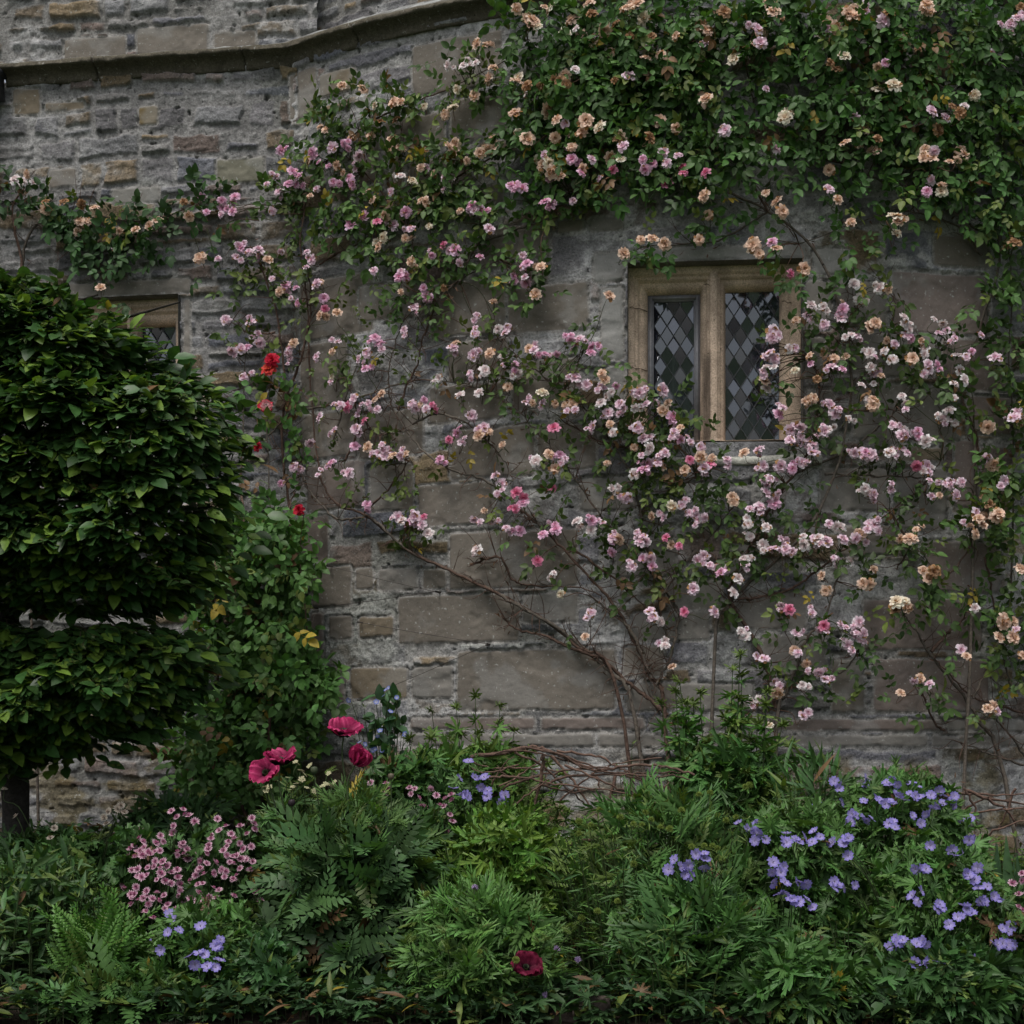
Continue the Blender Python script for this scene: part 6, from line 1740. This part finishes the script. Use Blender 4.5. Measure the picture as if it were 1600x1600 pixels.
def sword(m):
    for q in range(9):
        a = m.rg.uniform(-.5, .5); H = m.h * m.rg.uniform(.7, 1.0)
        b = m.c + np.array((m.rg.gauss(0, .03), m.rg.gauss(0, .03), 0))
        m.L.leaves(lance(.055, .06), [b], [np.array((a * .25, m.rg.gauss(0, .08), 1))], [np.array((m.rg.gauss(0, .4), -1, .1))], [H], leaf_cols(1, (0.035, .08, .03), .2))


leafy('iris_plant', 'iris with tall sword-shaped leaves at the right edge', 'iris', 1578, 5.6, 30, 1300, .1, sword)
# broken stone at the front
st = Acc()
U_, V_ = np.meshgrid(np.linspace(0, 2 * math.pi, 25)[:-1], np.linspace(0.02, math.pi - .02, 12), indexing='ij')
sx = np.sign(np.cos(U_)) * np.abs(np.cos(U_)) ** .5 * np.sin(V_) ** .5; sy = np.sign(np.sin(U_)) * np.abs(np.sin(U_)) ** .5 * np.sin(V_) ** .5; sz_ = np.sign(np.cos(V_)) * np.abs(np.cos(V_)) ** .5
nz = 1 + .5 * (fbm(np.cos(U_) * 2 + 5, np.sin(U_) * 2 + V_ * 2, 3) - .5)
c_ = np.array(P(905, 1545, 5.0)); c_[2] = ground_z(5.0) + .015
Vs = np.stack([c_[0] + .12 * sx * nz, c_[1] + .08 * sy * nz, c_[2] + .06 * sz_ * nz + .2 * .11 * sx], -1)
n, m = U_.shape
Q = [((i % n) * m + j, ((i + 1) % n) * m + j, ((i + 1) % n) * m + j + 1, (i % n) * m + j + 1) for i in range(n) for j in range(m - 1)]
st.add(Vs.reshape(-1, 3), quads=Q, col=(0.075, .06, .05))
tag(st.build('stone', M_KERB, None, True), 'brown stone lying between the leaves at the front of the border', 'stone')

# --- bare twig plant supports
def twig_frame(name, label, cx, Y, ox, oy, sc, lines):
    root = thing(name, (P(cx, 1300, Y).x, Y, ground_z(Y)), label, 'plant support')
    rg = random.Random(int(cx))
    for ln in lines:
        th_, txt = ln
        pts = pts_of(ox, oy, sc, txt)
        y0 = Y + rg.uniform(-.16, .16); y1 = Y + rg.uniform(-.16, .16)
        k = len(pts)
        p3 = [P(a, b, y0 + (y1 - y0) * i / max(1, k - 1)) for i, (a, b) in enumerate(pts)]
        sm = [p + Vector((rg.gauss(0, 1), rg.gauss(0, 1), rg.gauss(0, 1))) * .003 for p in catmull(p3, 6)]
        ac = Acc()
        col = np.array((0.125, 0.078, 0.06)) * rg.uniform(.7, 1.25)
        ac.tube(sm, .0062 * th_, .0032 * th_, 6, col=col, wob=.25)
        for q in range(2, len(sm) - 2, 4):
            p = np.array(sm[q]); d = nrm(rv(1))[0] * .03
            ac.tube([p, p + d], .0018 * th_, .001, 3, col=col)
        ac.build('twig', M_BARK, root, True)


twig_frame('twig_frame', 'low frame of bent bare twigs in front of the wall, centre', 900, 6.0, 720, 1120, 4.0, [
    (1.5, '60,250 250,225 450,185 560,215 720,290 860,330 1050,310 1250,305 1460,365'), (1.5, '515,240 500,380 435,660'), (1.4, '965,370 920,540 890,640'), (1, '600,215 850,245 970,310 1060,350'),
    (.9, '340,225 500,300 650,430 780,550'), (1.1, '560,240 700,400 790,530 860,640'), (.9, '180,380 300,370 440,390 660,430 960,465 1150,520'), (1, '185,515 330,420 480,370 700,330 950,320'),
    (1, '520,430 700,370 1000,360 1300,370 1430,390'), (.7, '300,570 450,460 560,380'), (.7, '70,280 250,350 420,410'), (.8, '180,450 250,320 330,250'), (.9, '650,300 840,380 870,450'), (.9, '1010,400 1150,520'),
    (.7, '1100,370 1250,440 1300,410'), (.7, '280,590 380,660 440,700'), (.7, '290,740 440,600'), (1.5, '600,820 850,760 1030,710'), (.9, '820,360 960,440 1080,470'), (.8, '100,330 300,320 480,330 640,345'),
    (.8, '400,190 620,235 780,330 1000,350 1200,345 1380,350'), (.8, '150,240 400,215 600,260 760,310'), (.7, '500,420 680,470 850,460'), (.7, '620,520 820,360 1000,290 1250,250'), (.8, '470,200 700,260 900,340 1120,400 1290,450'), (.7, '350,300 180,350 60,330'), (.7, '240,440 420,330 520,250')])
twig_frame('twig_frame', 'dark bare twigs bent low over the blue geraniums at the right edge', 1545, 6.45, 1180, 1180, 3.81, [
    (1, '1240,190 1300,300 1310,400 1300,470'), (1.1, '1100,225 1400,235 1600,230'), (.9, '1120,395 1230,340 1350,270 1420,240'), (1, '1180,360 1400,330 1600,310'), (1.3, '1250,210 1400,270 1500,330 1560,420'), (1, '1550,195 1480,370 1450,440'), (1, '1360,490 1420,450 1600,390'), (1.2, '1300,230 1450,270 1650,300')])

# --- small weeds and seedlings covering the soil
gcov = Acc()
n = 12000
gx = RNG.uniform(-2.6, 2.9, n); gy = np.where(np.arange(n) < 9000, RNG.uniform(4.92, 8.1, n), RNG.uniform(4.84, 5.08, n))
RNG.shuffle(gy)
keep = (gy < YC - np.sqrt(np.clip(R * R - (gx - XC) ** 2, 0, None)) - .06)
gx, gy = gx[keep], gy[keep]; n = len(gx)
den = fbm(gx * 2.5 + 11, gy * 2.5, 3)
keep = (den > .42) | (gy < 5.05); gx, gy = gx[keep], gy[keep]; n = len(gx)
pos = np.stack([gx, gy, 0.55 + (gy - 4.9) * .125 + .02 + .10 * RNG.random(n)], -1)
d = nrm(rv(n) * np.array([1, 1, .3]) + UP * .3)
for T_, a, b in ((T_OVW, 0, .45), (T_PALM, .45, .75), (T_LANCE, .75, 1.0)):
    m_ = (np.linspace(0, 1, n) >= a) & (np.linspace(0, 1, n) < b)
    gcov.leaves(T_, pos[m_], d[m_], nrm(UP + .35 * rv(m_.sum())), (.05 if T_ is not T_LANCE else .09) * (.6 + .8 * RNG.random(m_.sum())), leaf_cols(m_.sum(), (0.03, .068, .024), .4, fd=.06))
for q in range(0, n, 6):
    gcov.tube([pos[q] - UP * .12, pos[q]], .0015, .001, 3, col=(.05, .06, .03))
tag(gcov.build('ground_cover', M_HERB), 'low weeds and seedlings covering the soil of the border', 'ground cover', kind='stuff')
